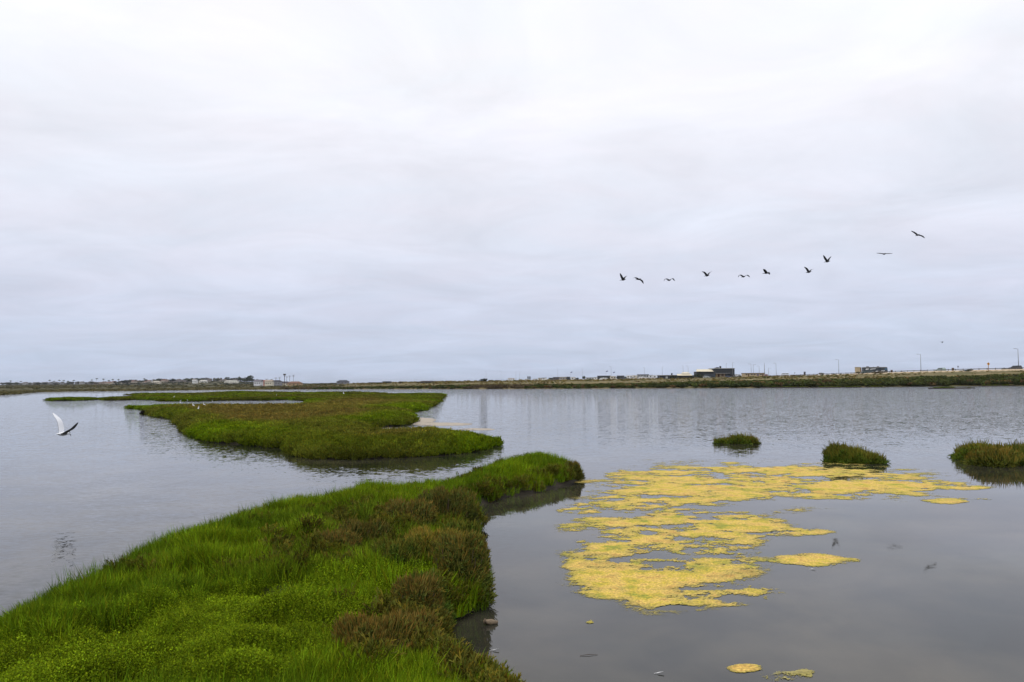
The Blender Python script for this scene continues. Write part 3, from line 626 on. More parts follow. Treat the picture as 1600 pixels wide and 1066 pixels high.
algae('algae_mat', 'big yellow algae mat of ragged patches floating in the middle of the lagoon',
      [(1045, 840, 160, 108, .80), (1200, 758, 280, 36, .80), (1230, 832, 70, 7, .7), (1070, 874, 80, 14, .62), (1060, 745, 115, 14, 1), (1220, 738, 150, 13, 1), (1350, 760, 120, 13, 1.25), (1120, 765, 170, 16, 1), (1240, 765, 150, 14, 1), (1430, 760, 90, 8, 1.05), (1290, 742, 90, 10, .9), (1495, 762, 55, 4, .85),
       (1040, 783, 90, 9, .8), (930, 795, 55, 11, .95), (960, 812, 60, 9, .75), (1030, 815, 110, 14, .9), (1140, 820, 95, 17, .85), (1000, 840, 95, 17, .95), (1080, 845, 95, 12, .85), (1230, 832, 50, 4, .65), (960, 855, 65, 13, .8), (1060, 860, 80, 12, .8),
       (930, 880, 50, 16, .8), (1010, 885, 90, 14, .85), (1030, 912, 130, 26, 1.35), (1110, 926, 95, 19, 1.4), (960, 900, 70, 18, .9), (1050, 938, 70, 12, 1), (1190, 928, 40, 8, .6), (1130, 880, 60, 6, .45), (1225, 797, 60, 6, .4)],
      [(1100, 920, 60, 3, .9), (1150, 935, 22, 5, .8), (1060, 871, 100, 4, .5), (1140, 795, 60, 4, .6), (1240, 785, 120, 6, .5), (980, 805, 30, 5, .5), (1210, 728, 40, 4, .5), (1055, 948, 24, 4, .8)],
      (850, 718, 1560, 960), .022, .22, 51, .58, GA, None, False)
algae('algae_mat', 'separate pointed yellow algae patch right of the big mat', [(1265, 877, 66, 12, 1.2), (1310, 876, 40, 4, .8)], [], (1180, 850, 1370, 900), .016, .4, 61, .45, GA)
algae('algae_mat', 'small far algae patch below the wide islet', [(1485, 783, 46, 5, 1.1), (1535, 781, 18, 2.5, .7)], [], (1420, 770, 1570, 796), .03, .4, 71, .4, GA)
algae('algae_mat', 'little yellow algae patch near the bottom edge, left of a brown one', [(1165, 1045, 28, 7, 1.2)], [], (1120, 1025, 1205, 1064), .010, .4, 81, .4, GA)
algae('algae_mat', 'brownish algae patch cut by the bottom edge of the picture', [(1225, 1058, 42, 10, .75), (1258, 1052, 18, 7, .75), (1210, 1044, 8, 3, .8)], [], (1165, 1030, 1300, 1085), .011, .30, 83, .6, GA, ALGB)
algae('algae_mat', 'tiny algae scrap alone in the dark water below the big mat', [(922, 972, 9, 3.5, 1.0)], [], (900, 960, 945, 985), .010, .4, 85, .5, GA)
algae('algae_mat', 'pale tan algae drift beside the inlet of the middle island', [(658, 657, 22, 4, 1.0), (690, 663, 45, 2.6, .9), (745, 671, 30, 1.6, .8), (610, 671, 45, 2.2, .9)], [], (560, 645, 800, 680), .09, .3, 87, .25, GA, mat('tan_algae', (.36, .31, .25), .8, noise=2, amt=.2), False)

# floating bits
DRIFT = mat('wet_driftwood', (.20, .15, .10), .7, noise=30, amt=.4, bump=.5)
p = at(767, 976); t = thing('driftwood', 'small forked brown piece of driftwood floating beside the near bank', 'driftwood', p, .3)
b = MB(); b.tube([(-.07, 0, .035), (0, .005, .022), (.07, .01, .012)], [.018, .03, .014], 7).tube([(-.05, 0, .02), (-.065, -.03, .05), (-.07, -.045, .075)], [.014, .010, .004], 6); b.build('wood', DRIFT, t, True)
p = at(920, 1024.5); b = MB(); b.tube([(-.075, -.012, .004), (0, .004, .008), (.075, .014, .004)], [.0018, .0026, .0014], 5)
o = b.build('twig', TWIG); o.location = p; tag(o, 'thin dark twig floating in the dark water at the bottom', 'twig')
FEA = mat('white_feather', (.75, .75, .75), .7)
for (a, c, l) in ((1270, 890, 'white feather at the lower edge of the pointed algae patch'), (774, 1017, 'white feather near the cove of the near bank'), (1031, 1053, 'white feather in the dark water at the bottom, left of the algae scraps')):
    b = MB(); b.add([(-.03, 0, .004), (-.01, -.008, .012), (.03, -.003, .02), (.035, .006, .016), (-.008, .01, .010)], [(0, 1, 2, 3, 4)]).tube([(-.045, 0, .004), (.03, .002, .017)], .0015, 4)
    o = b.build('feather', FEA); o.location = at(a, c); tag(o, l, 'feather', 'white feathers on the water')

# ------------------------------------------------------------------ birds
BLACK = mat('dark_plumage', (.016, .016, .019), .6, noise=8, amt=.3)
def bird_mesh(name, rings, i0, wingR, wingL, mats, wmi=(0, 0)):
    """closed body of 8-sided rings; wings grow out of the side faces, so the skin is one surface"""
    V = []; F = []; MI = []
    for (x, z, ry, rz) in rings:
        for k in range(8):
            a = R(-22.5 + 45 * k); V.append((x, ry * math.cos(a), z + rz * math.sin(a)))
    n = len(rings); skip = {(i, 0) for i in range(i0, i0 + 3)} | {(i, 4) for i in range(i0, i0 + 3)}
    for i in range(n - 1):
        for k in range(8):
            if (i, k) in skip: continue
            F.append((i * 8 + k, (i + 1) * 8 + k, (i + 1) * 8 + (k + 1) % 8, i * 8 + (k + 1) % 8)); MI.append(0)
    F += [tuple(range(7, -1, -1)), tuple(range((n - 1) * 8, n * 8))]; MI += [0, 0]
    for side, secs, kb, kt in ((1, wingR, 0, 1), (-1, wingL, 5, 4)):
        prev = ([(i0 + j) * 8 + kb for j in range(4)], [(i0 + j) * 8 + kt for j in range(4)])
        for (le, te, y, z, th) in secs:
            o = len(V); cam_ = [0, .9, 1.0, .2]
            for j in range(4): V.append((te + (le - te) * j / 3, side * y, z - th * cam_[j] * .5))
            for j in range(4): V.append((te + (le - te) * j / 3, side * y, z + th * cam_[j] * .5 + .002))
            cur = (list(range(o, o + 4)), list(range(o + 4, o + 8)))
            def q(a, b, c, d, mi):
                F.append((a, b, c, d) if side > 0 else (d, c, b, a)); MI.append(mi)
            for j in range(3):
                q(prev[0][j], cur[0][j], cur[0][j + 1], prev[0][j + 1], wmi[1]); q(prev[1][j], prev[1][j + 1], cur[1][j + 1], cur[1][j], wmi[0])
            q(prev[0][0], prev[1][0], cur[1][0], cur[0][0], wmi[1]); q(prev[0][3], cur[0][3], cur[1][3], prev[1][3], wmi[0])
            prev = cur
        for j in range(3): F.append((prev[0][j], prev[1][j], prev[1][j + 1], prev[0][j + 1]) if side < 0 else (prev[0][j + 1], prev[1][j + 1], prev[1][j], prev[0][j])); MI.append(wmi[0])
    me = bpy.data.meshes.new(name); me.from_pydata(V, [], F)
    for m in mats: me.materials.append(m)
    me.polygons.foreach_set('material_index', MI); me.polygons.foreach_set('use_smooth', [True] * len(F)); me.update(); return me
def wing(span, chord, inner, outer, sweep=.12, xr=.02, z0=.02):
    """inner/outer: degrees above level"""
    segs = [(.10, inner, 1.0), (.20, inner, .98), (.16, inner, .92), (.17, (inner + outer) / 2, .82), (.18, outer, .62), (.13, outer, .38), (.06, outer, .14)]
    y, z, x = .03, z0, xr; outl = []
    for i, (f, an, ch) in enumerate(segs):
        l = f * span; y += l * math.cos(R(an)); z += l * math.sin(R(an)); x += (sweep if i < 3 else -sweep * 1.2) * l
        c = chord * ch; outl.append((x + c * .45, x - c * .55, y, z, .022 * ch + .004))
    return outl
RINGS = [(-.42, .0, .03, .006), (-.33, .0, .045, .014), (-.22, .0, .06, .05), (-.10, .0, .085, .08), (.0, .0, .095, .09), (.10, .0, .09, .085), (.19, .012, .065, .065), (.26, .03, .04, .045), (.33, .045, .034, .036), (.40, .05, .036, .038), (.45, .045, .026, .026), (.50, .035, .012, .012), (.60, .02, .005, .006)]
GBD = 'line of dark birds flying over the lagoon'
birds = [
 (974, 437.5, 48, 28, 60, 50, -40, 0, 'dark flying bird at the left end of the line, wings raised in a wide V'),
 (998, 436.5, -8, -62, 15, -25, -50, 6, 'second bird from the left end, one wing hanging down'),
 (1046, 438, 32, -58, 24, -52, -62, 0, 'bird with both wings bent down like a roof, third from the left'),
 (1105, 431, 48, 25, 52, 8, -50, 0, 'bird in the middle of the line, wings raised, right wing tip curling outwards'),
 (1162, 432.5, 28, -46, 30, -58, -62, 0, 'bird with a broad downward arch of the wings, right of the middle of the line'),
 (1198, 427, 22, -45, 42, 10, -25, 0, 'compact side-on bird, smallest looking one in the line'),
 (1264, 425.5, 42, 12, 62, 20, -48, 0, 'bird below the raised V bird, right wing tip hooked over'),
 (1293, 409, 52, 42, 56, 50, -45, 0, 'bird with both wings raised in the steepest V'),
 (1382, 397, 4, -4, 10, 4, -72, 0, 'gliding bird with flat level wings, second from the right end'),
 (1434, 367.5, 6, -30, 26, 5, -60, 16, 'banking bird highest in the sky at the right end of the line')]
for (a, c, li, lo, ri, ro, yaw, roll, lab) in birds:
    p = aty(a, c, 89 + random.uniform(-1.5, 1.5))
    sp_ = .86
    me = bird_mesh('bird', RINGS, 3, wing(sp_, .37, ri, ro), wing(sp_, .37, li, lo), [BLACK])
    o = bpy.data.objects.new('flying_bird', me); COL.objects.link(o); o.location = p; o.scale = (1.02,) * 3
    o.rotation_euler = Euler((R(roll), R(4), R(180 + yaw) - math.atan((a - 800) / FPX)), 'XYZ'); tag(o, lab, 'bird', GBD)
    sd = o.modifiers.new('smooth', 'SUBSURF'); sd.levels = 1; sd.render_levels = 1
p = aty(1472.5, 535, 160); me = bird_mesh('bird', RINGS, 3, wing(.5, .2, 40, 30), wing(.5, .2, 40, 30), [BLACK])
o = bpy.data.objects.new('flying_bird', me); COL.objects.link(o); o.location = p; o.rotation_euler = (0, R(50), R(80)); o.scale = (.7,) * 3
tag(o, 'single tiny dark bird far off above the road, apart from the line', 'bird'); o.modifiers.new('smooth', 'SUBSURF').levels = 1
# tern
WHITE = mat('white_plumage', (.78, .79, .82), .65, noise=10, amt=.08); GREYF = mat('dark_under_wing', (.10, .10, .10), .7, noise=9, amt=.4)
TR = [(-.19, .01, .03, .004), (-.15, .008, .03, .010), (-.10, .0, .032, .03), (-.05, .0, .042, .042), (.0, .0, .046, .046), (.05, .002, .043, .043), (.095, .006, .033, .034), (.125, .008, .028, .031), (.155, .002, .027, .028), (.178, -.012, .016, .017), (.19, -.02, .008, .008)]
def twing(span, chord, inner, outer, sw=.05): return [(a, b, c, d, e * .6) for a, b, c, d, e in wing(span, chord, inner, outer, sw, .0, .02)]
TR = [(x * 1.18, z, a * 1.25, b * 1.25) for x, z, a, b in TR]
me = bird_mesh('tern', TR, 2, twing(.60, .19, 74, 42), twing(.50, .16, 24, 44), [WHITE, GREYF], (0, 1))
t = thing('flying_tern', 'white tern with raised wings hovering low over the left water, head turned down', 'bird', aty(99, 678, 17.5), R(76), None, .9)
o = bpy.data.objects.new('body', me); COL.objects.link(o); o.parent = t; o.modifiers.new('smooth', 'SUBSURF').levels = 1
CAP = mat('black_cap', (.03, .03, .03), .5); b = MB(); b.tube([(.208, 0, -.010), (.230, 0, -.040), (.242, 0, -.085)], [.013, .009, .002], 6); b.build('beak', CAP, t, True)
b = MB(); b.tube([(.132, 0, .034), (.16, 0, .034), (.188, 0, .022), (.21, 0, .0)], [.014, .028, .026, .013], 8); b.build('cap', CAP, t, True)
# egrets standing on the marsh
def egret(px_, py_, lab, sc=1.0, water=False):
    p = at(px_, py_, .25 if not water else .02); z = float(z_isl(p.x, p.y, sd_isl(np.array([p.x]), np.array([p.y]))[0])) if not water else 0.0
    t = thing('egret', lab, 'bird', (p.x, p.y, z + (.18 if not water else 0)), random.uniform(0, 6.28), 'white egrets on the marsh', sc)
    b = MB(); b.tube([(-.28, 0, .36), (-.16, 0, .44), (0, 0, .50), (.12, 0, .54), (.17, 0, .62), (.13, 0, .72), (.14, 0, .82), (.20, 0, .86), (.25, 0, .855)], [.02, .08, .11, .085, .045, .032, .03, .036, .02], 8); b.build('body', WHITE, t, True)
    b = MB(); b.tube([(.24, 0, .856), (.36, 0, .835)], [.014, .003], 5); b.build('beak', mat('egret_beak', (.5, .33, .05), .5), t)
    for s in (-1, 1):
        b = MB(); b.tube([(-.02, s * .04, .42), (.01, s * .045, .2), (-.01, s * .045, -.18)], .011, 5); b.build('leg', CAP, t)
for a in [(272, 623.5, 'white egret leftmost of the row of three on the narrow far marsh'), (282, 624.5, 'white egret in the middle of the row of three on the narrow far marsh'), (293, 624.5, 'white egret rightmost of the row of three on the narrow far marsh'),
          (332, 624, 'white egret by itself right of the row of three on the far marsh'), (302, 642, 'white egret on the brown part of the middle island, left of its neighbour'), (319, 640.5, 'white egret on the brown part of the middle island, right of its neighbour'),
          (310, 646.5, 'white egret crouching low in front of the two on the brown marsh'), (432, 620.5, 'white egret on the far marsh left of the open pool')]: egret(*a, .40)
egret(537, 618, 'white egret wading in the small open pool of the marsh', .8, True)
egret(1478, 600.5, 'white egret at the right far shore in front of the dark scrub', .8, True)
# ------------------------------------------------------------------ far shore: scrub, road, vehicles, buildings
def gz(x, y): return float(Hgt(np.array([x]), np.array([y]))[0])
def ground_at(px_, y):
    x = aty(px_, 590, y).x; return Vector((x, y, gz(x, y)))
def y_road(px_, off=0.0): return (249.1 + off) / ((px_ - 800) / 1200 + 0.1975)
n = 16000
tn = rng.uniform(-.30, .78, n); low = rng.random(n) < .42
e_ = np.where(low, rng.uniform(0.5, 22, n), 20 + 420 * rng.random(n) ** 2.2)
ys = shore_y(tn) + e_; xs = tn * ys; dr = (road_x(ys) - xs) * RC - 7
k = (dr > 3.5) & (low | (rng.random(n) < sstep(.42, .58, fbm(xs * .03, ys * .03, 77)) + .15)); xs, ys, e_, low, tn = xs[k], ys[k], e_[k], low[k], tn[k]
n4 = fbm(xs * .04, ys * .06, 78); n5 = rng.random(len(xs))
tin = np.where(low[:, None], mixc([.034, .048, .013], [.075, .082, .022], n4), mixc([.10, .085, .03], [.30, .23, .075], np.clip(n4 * 1.2 - .15 + .3 * (n5 - .5), 0, 1)))
tin = np.where((n5 < .10)[:, None], np.array([.13, .085, .035]), tin); tin = np.where((n5 > .86)[:, None], np.array([.075, .095, .022]), tin)
tin = np.where(((tn < .05) & low & (n4 > .5))[:, None], np.array([.095, .072, .04]), tin)
sc = np.where(low, rng.uniform(.8, 1.7, len(xs)) * (.62 + .34 * sstep(.1, .4, tn)), rng.uniform(.25, .6, len(xs)) * np.clip(ys / 300, 1, 2.2)) * np.where(tn < -.1, .8, 1)
scatter('shore_scrub', np.stack([xs, ys, Hgt(xs, ys) - .1], -1), sc, tin * 1.2, C_SCRUB, 'mixed green and tan scrub growing on the far shore below the road', 'scrub', .1, .8)
n = 9000
tn = rng.uniform(-.80, -.22, n); e_ = np.where(rng.random(n) < .35, rng.uniform(.5, 60, n), 60 + 1350 * rng.random(n) ** 1.0); ys = shore_y(tn) + e_; xs = tn * ys; n4 = fbm(xs * .012, ys * .006, 79)
k = (rng.random(n) < .35 + .8 * (n4 > .5)); xs, ys, n4, tn = xs[k], ys[k], n4[k], tn[k]
tin = mixc([.06, .068, .03], [.165, .14, .06], np.clip(n4 * 1.3 - .1 + rng.uniform(-.25, .25, len(xs)), 0, 1)); dark = (ys > 900) & (tn > -.52) & (rng.random(len(xs)) < .7)
tin = np.where(dark[:, None], np.array([.060, .066, .042]), tin)
scatter('hillside_scrub', np.stack([xs, ys, Hgt(xs, ys) - .15], -1), rng.uniform(.4, .9, len(xs)) * np.clip(ys / 330, 1, 2.6) * np.where(dark, 1.25, 1), tin, C_SCRUB, 'dull olive scrub on the low hill of the left far shore', 'scrub', .1, .5)

ASPH = mat('asphalt', (.05, .05, .052), .9, noise=2, amt=.2); SAND = mat('sand', (.42, .33, .22), .95, noise=.6, amt=.25, bump=.3)
def ribbon(name, d0, d1, zoff, m, y0=150, y1=1600):
    yy = np.arange(y0, y1, 12.0); mm = MB()
    for y in yy:
        for d in np.linspace(d0, d1, 4 if name != 'road' else 2):
            x = float(road_x(y)) - (d + 7) / RC; mm.v.append((x, y, (float(road_z(y)) if name == 'road' else gz(x, y)) + zoff)); mm.c.append((1, 1, 1))
    w = 4 if name != 'road' else 2
    for i in range(len(yy) - 1):
        for j in range(w - 1): mm.f.append((i * w + j, i * w + j + 1, (i + 1) * w + j + 1, (i + 1) * w + j)); mm.mi.append(0)
    return mm.build(name, m)
tag(ribbon('road', -14, -.8, .03, ASPH), 'coast road running along the right shore', None, kind='structure')
tag(ribbon('road_shoulder', .3, 3.2, .06, SAND), 'bare sandy bank under the guardrail', None, kind='structure')
RD = math.atan2(1, -.1975)                         # heading of the road going away
STEEL = mat('weathered_steel', (.16, .15, .15), .6, noise=6, amt=.3); DKWOOD = mat('dark_post', (.07, .055, .045), .9, noise=8, amt=.3)
g = thing('guardrail', 'long dark guardrail on posts along the road on the right shore', 'guardrail', (float(road_x(230)) - 7 / RC, 230, float(road_z(230))))
postm = MB().box(-.1, .1, -.1, .1, -.2, .92).mesh('post', DKWOOD)
beam = MB().prof([(-1.98, .52), (1.98, .52), (1.98, .60), (-1.98, .60)], -.17, -.11).prof([(-1.98, .70), (1.98, .70), (1.98, .78), (-1.98, .78)], -.17, -.11).prof([(-1.98, .60), (1.98, .60), (1.98, .70), (-1.98, .70)], -.14, -.115).mesh('rail_beam', STEEL)
o0 = Vector(g.location)
for i in range(150):
    y = 230 + i * 4 * math.sin(RD); p = Vector((float(road_x(y)) - 7 / RC, y, float(road_z(y)))) - o0
    a = bpy.data.objects.new('post', postm); COL.objects.link(a); a.parent = g; a.location = p; a.rotation_euler = (0, 0, RD)
    a = bpy.data.objects.new('rail_beam', beam); COL.objects.link(a); a.parent = g; a.location = p + Vector((math.cos(RD), math.sin(RD), 0)) * 2; a.rotation_euler = (0, 0, RD - math.pi)

# street lamps
LAMPM = mat('lamp_grey', (.22, .22, .23), .6)
def lamp_proto(name, hgt, arm, head=True):
    t = thing(name, '', 'street lamp', (0, 0, 0)); MB().tube([(0, 0, 0), (0, 0, hgt)], [.13, .08], 8).build('pole', LAMPM, t, True); MB().box(-.22, .22, -.22, .22, -.3, .12).build('base', LAMPM, t)
    a = MB().tube([(0, 0, hgt - .1), (arm * .5, 0, hgt + .12), (arm, 0, hgt + .1)], [.06, .05, .04], 6).build('arm', LAMPM, t, True)
    MB().prof([(arm - .15, hgt + .02), (arm + .6, hgt + .04), (arm + .55, hgt + .16), (arm - .1, hgt + .18)], -.17, .17).build('lamp_head', LAMPM, t); return t
lp = lamp_proto('street_lamp', 8.0, 1.3)
GL = 'street lamps along the coast road'
for i, (a, off, lab, hs) in enumerate([
    (1592.3, 0, 'tallest street lamp, at the right edge of the picture behind the dark car', 1), (1439.5, 0, 'street lamp standing between the motorhome and the grey green car', 1), (1311, 0, 'street lamp left of the motorhome with bare road around it', 1),
    (1213, 6, 'street lamp just left of the white van on the road', 1.05), (1201, 8, 'short lamp leaning beside the antenna mast', .7), (1177.2, 12, 'right one of the twin lamps over the beige building', 1.05), (1174, 10, 'left one of the twin lamps over the beige building', 1.1), (1186.5, 10, 'short lamp over the right half of the beige building', .9),
    (1145, -6, 'lamp rising above the right corner of the dark two storey building', 1.2), (1135, -6, 'lamp rising above the middle of the dark upper storey', 1.15),
    (1075.4, 0, 'lamp right over the long cream roof', 1.15), (1067.5, 0, 'lamp left over the long cream roof', 1.2), (1035, 0, 'lamp over the left end of the low dark building', 1.2), (1007, 0, 'lamp over the camper with the wide dark roof', 1.25), (955, 0, 'lamp between the two flags', 1.6),
    (910, 0, 'lamp right of the round dark tree among the campers', 1.6), (871.5, 0, 'lamp over the grey camper', 1.9), (812, 0, 'thin lamp left of the twin towers', 1.9), (806, 0, 'thin lamp over the pink and white camper', 1.9), (783, 0, 'lonely lamp left of all the campers', 2.0), (759.5, 0, 'faint lamp over the dark bush on the middle shore', 2.0)]):
    y = min(y_road(a, off), 1250); o = lp if i == 0 else copy_tree(lp); o.location = ground_at(a, y); o.rotation_euler = (0, 0, RD + math.pi / 2 if i < 4 else random.uniform(0, 6.28)); o.scale = (1, 1, hs); tag(o, lab, 'street lamp', GL)

# signs
YEL = mat('sign_yellow', (.60, .27, .02), .6); BLK = mat('black_paint', (.015, .015, .015), .6)
p = ground_at(1545, y_road(1545, -9)); t = thing('warning_sign', 'orange yellow diamond warning sign on a post beside the guardrail', 'road sign', p)
MB().box(-.09, .09, -.05, .05, -.2, 2.9).build('post', mat('rusty_post', (.25, .12, .05), .8), t)
MB().prof([(-.62, 2.75), (0, 2.13), (.62, 2.75), (0, 3.37)], -.12, -.07).build('sign_board', YEL, t); MB().prof([(-.12, 2.5), (.02, 2.5), (.02, 2.8), (.18, 2.8), (-.04, 3.08), (-.26, 2.8), (-.12, 2.8)], -.135, -.122).build('arrow', BLK, t)
p = ground_at(1497.5, y_road(1497.5, 4)); t = thing('road_sign', 'small dark sign on a thin post behind the grey green car', 'road sign', p)
MB().tube([(0, 0, -.1), (0, 0, 2.3)], .045, 6).build('post', LAMPM, t); MB().box(-.24, .24, -.07, -.03, 1.75, 2.4).build('sign_board', mat('sign_back', (.10, .11, .13), .6), t)
p = ground_at(1242, y_road(1242, 4)); t = thing('road_sign', 'pale round sign on a thin post right of the white van', 'road sign', p)
MB().tube([(0, 0, -.1), (0, 0, 2.3)], .05, 6).build('post', LAMPM, t); MB().disc((0, 2.1), .38, -.1, -.06).build('sign_board', mat('sign_pale', (.38, .40, .44), .6), t)
for a, lab, w, h, c in ((1257.5, 'tall dark cabinet standing by the road between two bushes', .85, 1.9, (.05, .05, .055)), (1393.5, 'dark brown barrel by the rail right of the motorhome', 1.0, 1.0, (.06, .03, .02)), (1489.5, 'dark brown barrel by the rail right of the grey green car', 1.0, 1.0, (.08, .05, .03)), (1228.3, 'small dark post box above the white van', .5, 2.2, (.03, .03, .04))):
    p = ground_at(a, y_road(a, -7 if a != 1228.3 else 10)); t = thing('roadside_cabinet' if w < .9 else 'barrel', lab, 'cabinet' if w < .9 else 'barrel', p); m_ = mat('dark_cabinet', c, .7)
    if w < .9: MB().box(-w / 2, w / 2, -.3, .3, .12, h).build('body', m_, t, bevel=.03); MB().box(-w / 2 - .06, w / 2 + .06, -.36, .36, h, h + .08).build('top', m_, t); MB().box(-w / 2 - .05, w / 2 + .05, -.35, .35, -.2, .12).build('base', LAMPM, t)
    else: MB().tube([(0, 0, -.1), (0, 0, .3), (0, 0, .6), (0, 0, h)], [.42, .48, .48, .43], 14).build('body', m_, t, True); MB().tube([(0, 0, h + .002), (0, 0, h + .08)], [.46, .40], 14).build('lid', m_, t)

# vehicles
PAINT = mat('car_paint', (1, 1, 1), .35, objcol=True, amt=.03, spec=.5); GLASS = mat('car_glass', (.02, .025, .03), .08, spec=.6); TYRE = mat('tyre', (.02, .02, .02), .9); RIM = mat('rim', (.35, .35, .36), .4, metal=.7)
HL = mat('headlight', (.7, .7, .68), .2); TL = mat('tail_light', (.35, .02, .02), .3); DKT = mat('dark_trim', (.025, .025, .027), .6)
def wheel(t, x, y, r):
    w = MB().disc((x, r), r, y - .11, y + .11, 16).build('wheel', TYRE, t); s = -1 if y < 0 else 1
    MB().disc((x, r), r * .62, y + s * .112 - .006, y + s * .112 + .006, 12).build('rim', RIM, w)
def car(kind, color):
    t = bpy.data.objects.new('car', None); COL.objects.link(t)
    if kind == 'suv': L, low_, cab = 2.35, [(-2.3, .35), (2.25, .35), (2.35, .6), (2.3, .95), (1.2, 1.08), (-2.3, 1.1), (-2.36, .6)], [(-2.26, 1.1), (1.2, 1.08), (.45, 1.66), (-2.0, 1.70)]
    elif kind == 'van': L, low_, cab = 2.6, [(-2.6, .35), (2.5, .35), (2.6, .7), (2.5, 1.05), (1.9, 1.2), (-2.62, 1.25)], [(-2.6, 1.25), (1.9, 1.2), (1.1, 2.0), (-2.5, 2.08)]
    else: L, low_, cab = 2.3, [(-2.25, .32), (2.2, .32), (2.3, .55), (2.22, .80), (1.05, .92), (-2.0, .95), (-2.3, .80)], [(-1.95, .95), (1.05, .92), (.25, 1.42), (-1.2, 1.45)]
    b = MB().prof(low_, -.88, .88).build('body', PAINT, t, bevel=.05)
    MB().add(*(lambda c: ([(x, y * (.84 if z < 1.3 and i < 2 else .70), z) for y in (-1, 1) for i, (x, z) in enumerate(c)], [(0, 1, 2, 3), (7, 6, 5, 4), (0, 4, 5, 1), (1, 5, 6, 2), (2, 6, 7, 3), (3, 7, 4, 0)]))(cab)).build('cabin', PAINT, t, bevel=.04)
    (x0, z0), (x1, z1), (x2, z2), (x3, z3) = cab
    for s in (-1, 1):
        def sp_(x, f): return (x, s * (.84 + (.70 - .84) * f + .012), z0 + (z2 - z0) * f)
        m1 = (x3 + x2) * .5
        for xa, xb, xc, xd in ((x0 + .22, m1 - .05, m1 - .05, x3 + .12), (m1 + .05, x1 - .28, x2 - .10, m1 + .05)):
            q = [sp_(xa, .14), sp_(xb, .14), sp_(xc, .84), sp_(xd, .84)]; MB().add(q, [(0, 1, 2, 3) if s < 0 else (3, 2, 1, 0)]).build('window', GLASS, t)
        wheel(t, L * .60, s * .80, .34); wheel(t, -L * .60, s * .80, .34)
        MB().box(L - .14, L - .02, s * .68 - .14, s * .68 + .14, .62, .76).build('headlight', HL, b); MB().box(-L - .02, -L + .08, s * .70 - .12, s * .70 + .12, .72, .92).build('tail_light', TL, b)
    MB().add([(x1 - .10 + .02, -.70, z1 + .10), (x1 - .10 + .02, .70, z1 + .10), (x2 + .10, .62, z2 - .06), (x2 + .10, -.62, z2 - .06)], [(0, 1, 2, 3)]).build('windshield', GLASS, t)
    for o in t.children:
        if o.name.startswith(('body', 'cabin')): o.color = color + (1,)
    return t
def put(t, name, label, cat, px_, off, rz, group=None, scale=1, y=None):
    t.name = name; y = y or y_road(px_, off); x = aty(px_, 590, y).x; d = (road_x(y) - x) * RC - 7
    t.location = (x, y, float(road_z(y)) + .03 if d < 0 else gz(x, y)); t.rotation_euler = (0, 0, rz); t.scale = (scale,) * 3
    return tag(t, label, cat, group)
GC = 'cars on the coast road'
put(car('suv', (.30, .38, .34)), 'car', 'grey green car on the road behind the guardrail, left of the diamond sign', 'car', 1470, 1.5, RD, GC)
put(car('suv', (.03, .03, .035)), 'car', 'dark car on the road at the right edge under the tallest lamp', 'car', 1587, 2, RD + .05, GC)
put(car('van', (.75, .77, .80)), 'van', 'white van on the road right of the beige building', 'van', 1225.5, 1, RD + 1.0, GC)
for a, lab, c in ((1409, 'dark car roof beyond the rail, just right of the motorhome', (.03, .03, .03)), (1442.5, 'dark car roof beyond the rail at the foot of a lamp', (.05, .05, .06)), (1515, 'dark car roof beyond the rail left of the diamond sign', (.04, .045, .05)), (1569, 'dark car roof beyond the rail right of the diamond sign', (.04, .04, .04))):
    o = put(car('sedan', c), 'car', lab, 'car', a, 0, RD, GC, 1); o.location.y += 30; o.location.x = aty(a, 580, o.location.y).x; o.location.z = float(road_z(o.location.y)) - .25
put(car('suv', (.04, .07, .07)), 'car', 'dark teal car parked in front of the motorhome', 'car', 1354.5, -6, math.pi, None, 1.0)
# motorhome
RVD = mat('rv_dark', (.035, .04, .042), .35, spec=.5); RVW = mat('rv_white', (.75, .75, .74), .4); RVG = mat('rv_grey', (.22, .24, .25), .4); RVT = mat('rv_windshield', (.06, .12, .18), .05, spec=.8)
t = thing('motorhome', 'large dark motorhome with white swooshes parked by the road', 'motorhome', (0, 0, 0)); L = 5.6
MB().prof([(-L, .55), (L - .1, .55), (L + .15, .8), (L + .15, 1.5), (L - .05, 3.05), (L - .3, 3.22), (-L, 3.22)], -1.22, 1.22).build('body', RVD, t, bevel=.08)
MB().box(-L + .1, L - .5, -1.1, 1.1, 3.225, 3.36).build('roof', mat('rv_roof', (.62, .61, .58), .6), t)
MB().prof([(L + .165, 1.55), (L - .02, 2.95), (L - .06, 2.95), (L + .10, 1.55)], -1.1, 1.1).build('windshield', RVT, t)
MB().prof([(L + .16, .75), (L + .22, .85), (L + .22, 1.35), (L + .16, 1.4)], -1.15, 1.15).build('front_panel', RVW, t); MB().box(L - .3, L + .26, -1.2, 1.2, .42, .72).build('bumper', DKT, t)
MB().prof([(L - 1.3, 1.75), (L - .25, 1.75), (L - .32, 2.85), (L - 1.3, 2.85)], -1.232, -1.224).build('window', RVT, t)
for x0, x1 in ((-1.2, .2), (1.2, 2.6)): MB().prof([(x0, 1.95), (x1, 1.95), (x1, 2.7), (x0, 2.7)], -1.232, -1.224).build('window', GLASS, t)
for q in ([(-5.0, 2.0), (-3.6, 2.15), (-3.2, 2.6), (-4.6, 2.6)], [(-2.9, 2.1), (-.1, 2.35), (.2, 2.65), (-2.4, 2.5)], [(1.9, .9), (2.5, .9), (3.4, 1.75), (3.0, 1.75)], [(2.8, .9), (3.6, .9), (4.3, 1.75), (3.8, 1.75)], [(-.5, 1.0), (1.3, 1.0), (1.0, 1.5), (.2, 1.45)]):
    MB().prof(q, -1.236, -1.2245).build('stripe', RVW, t)
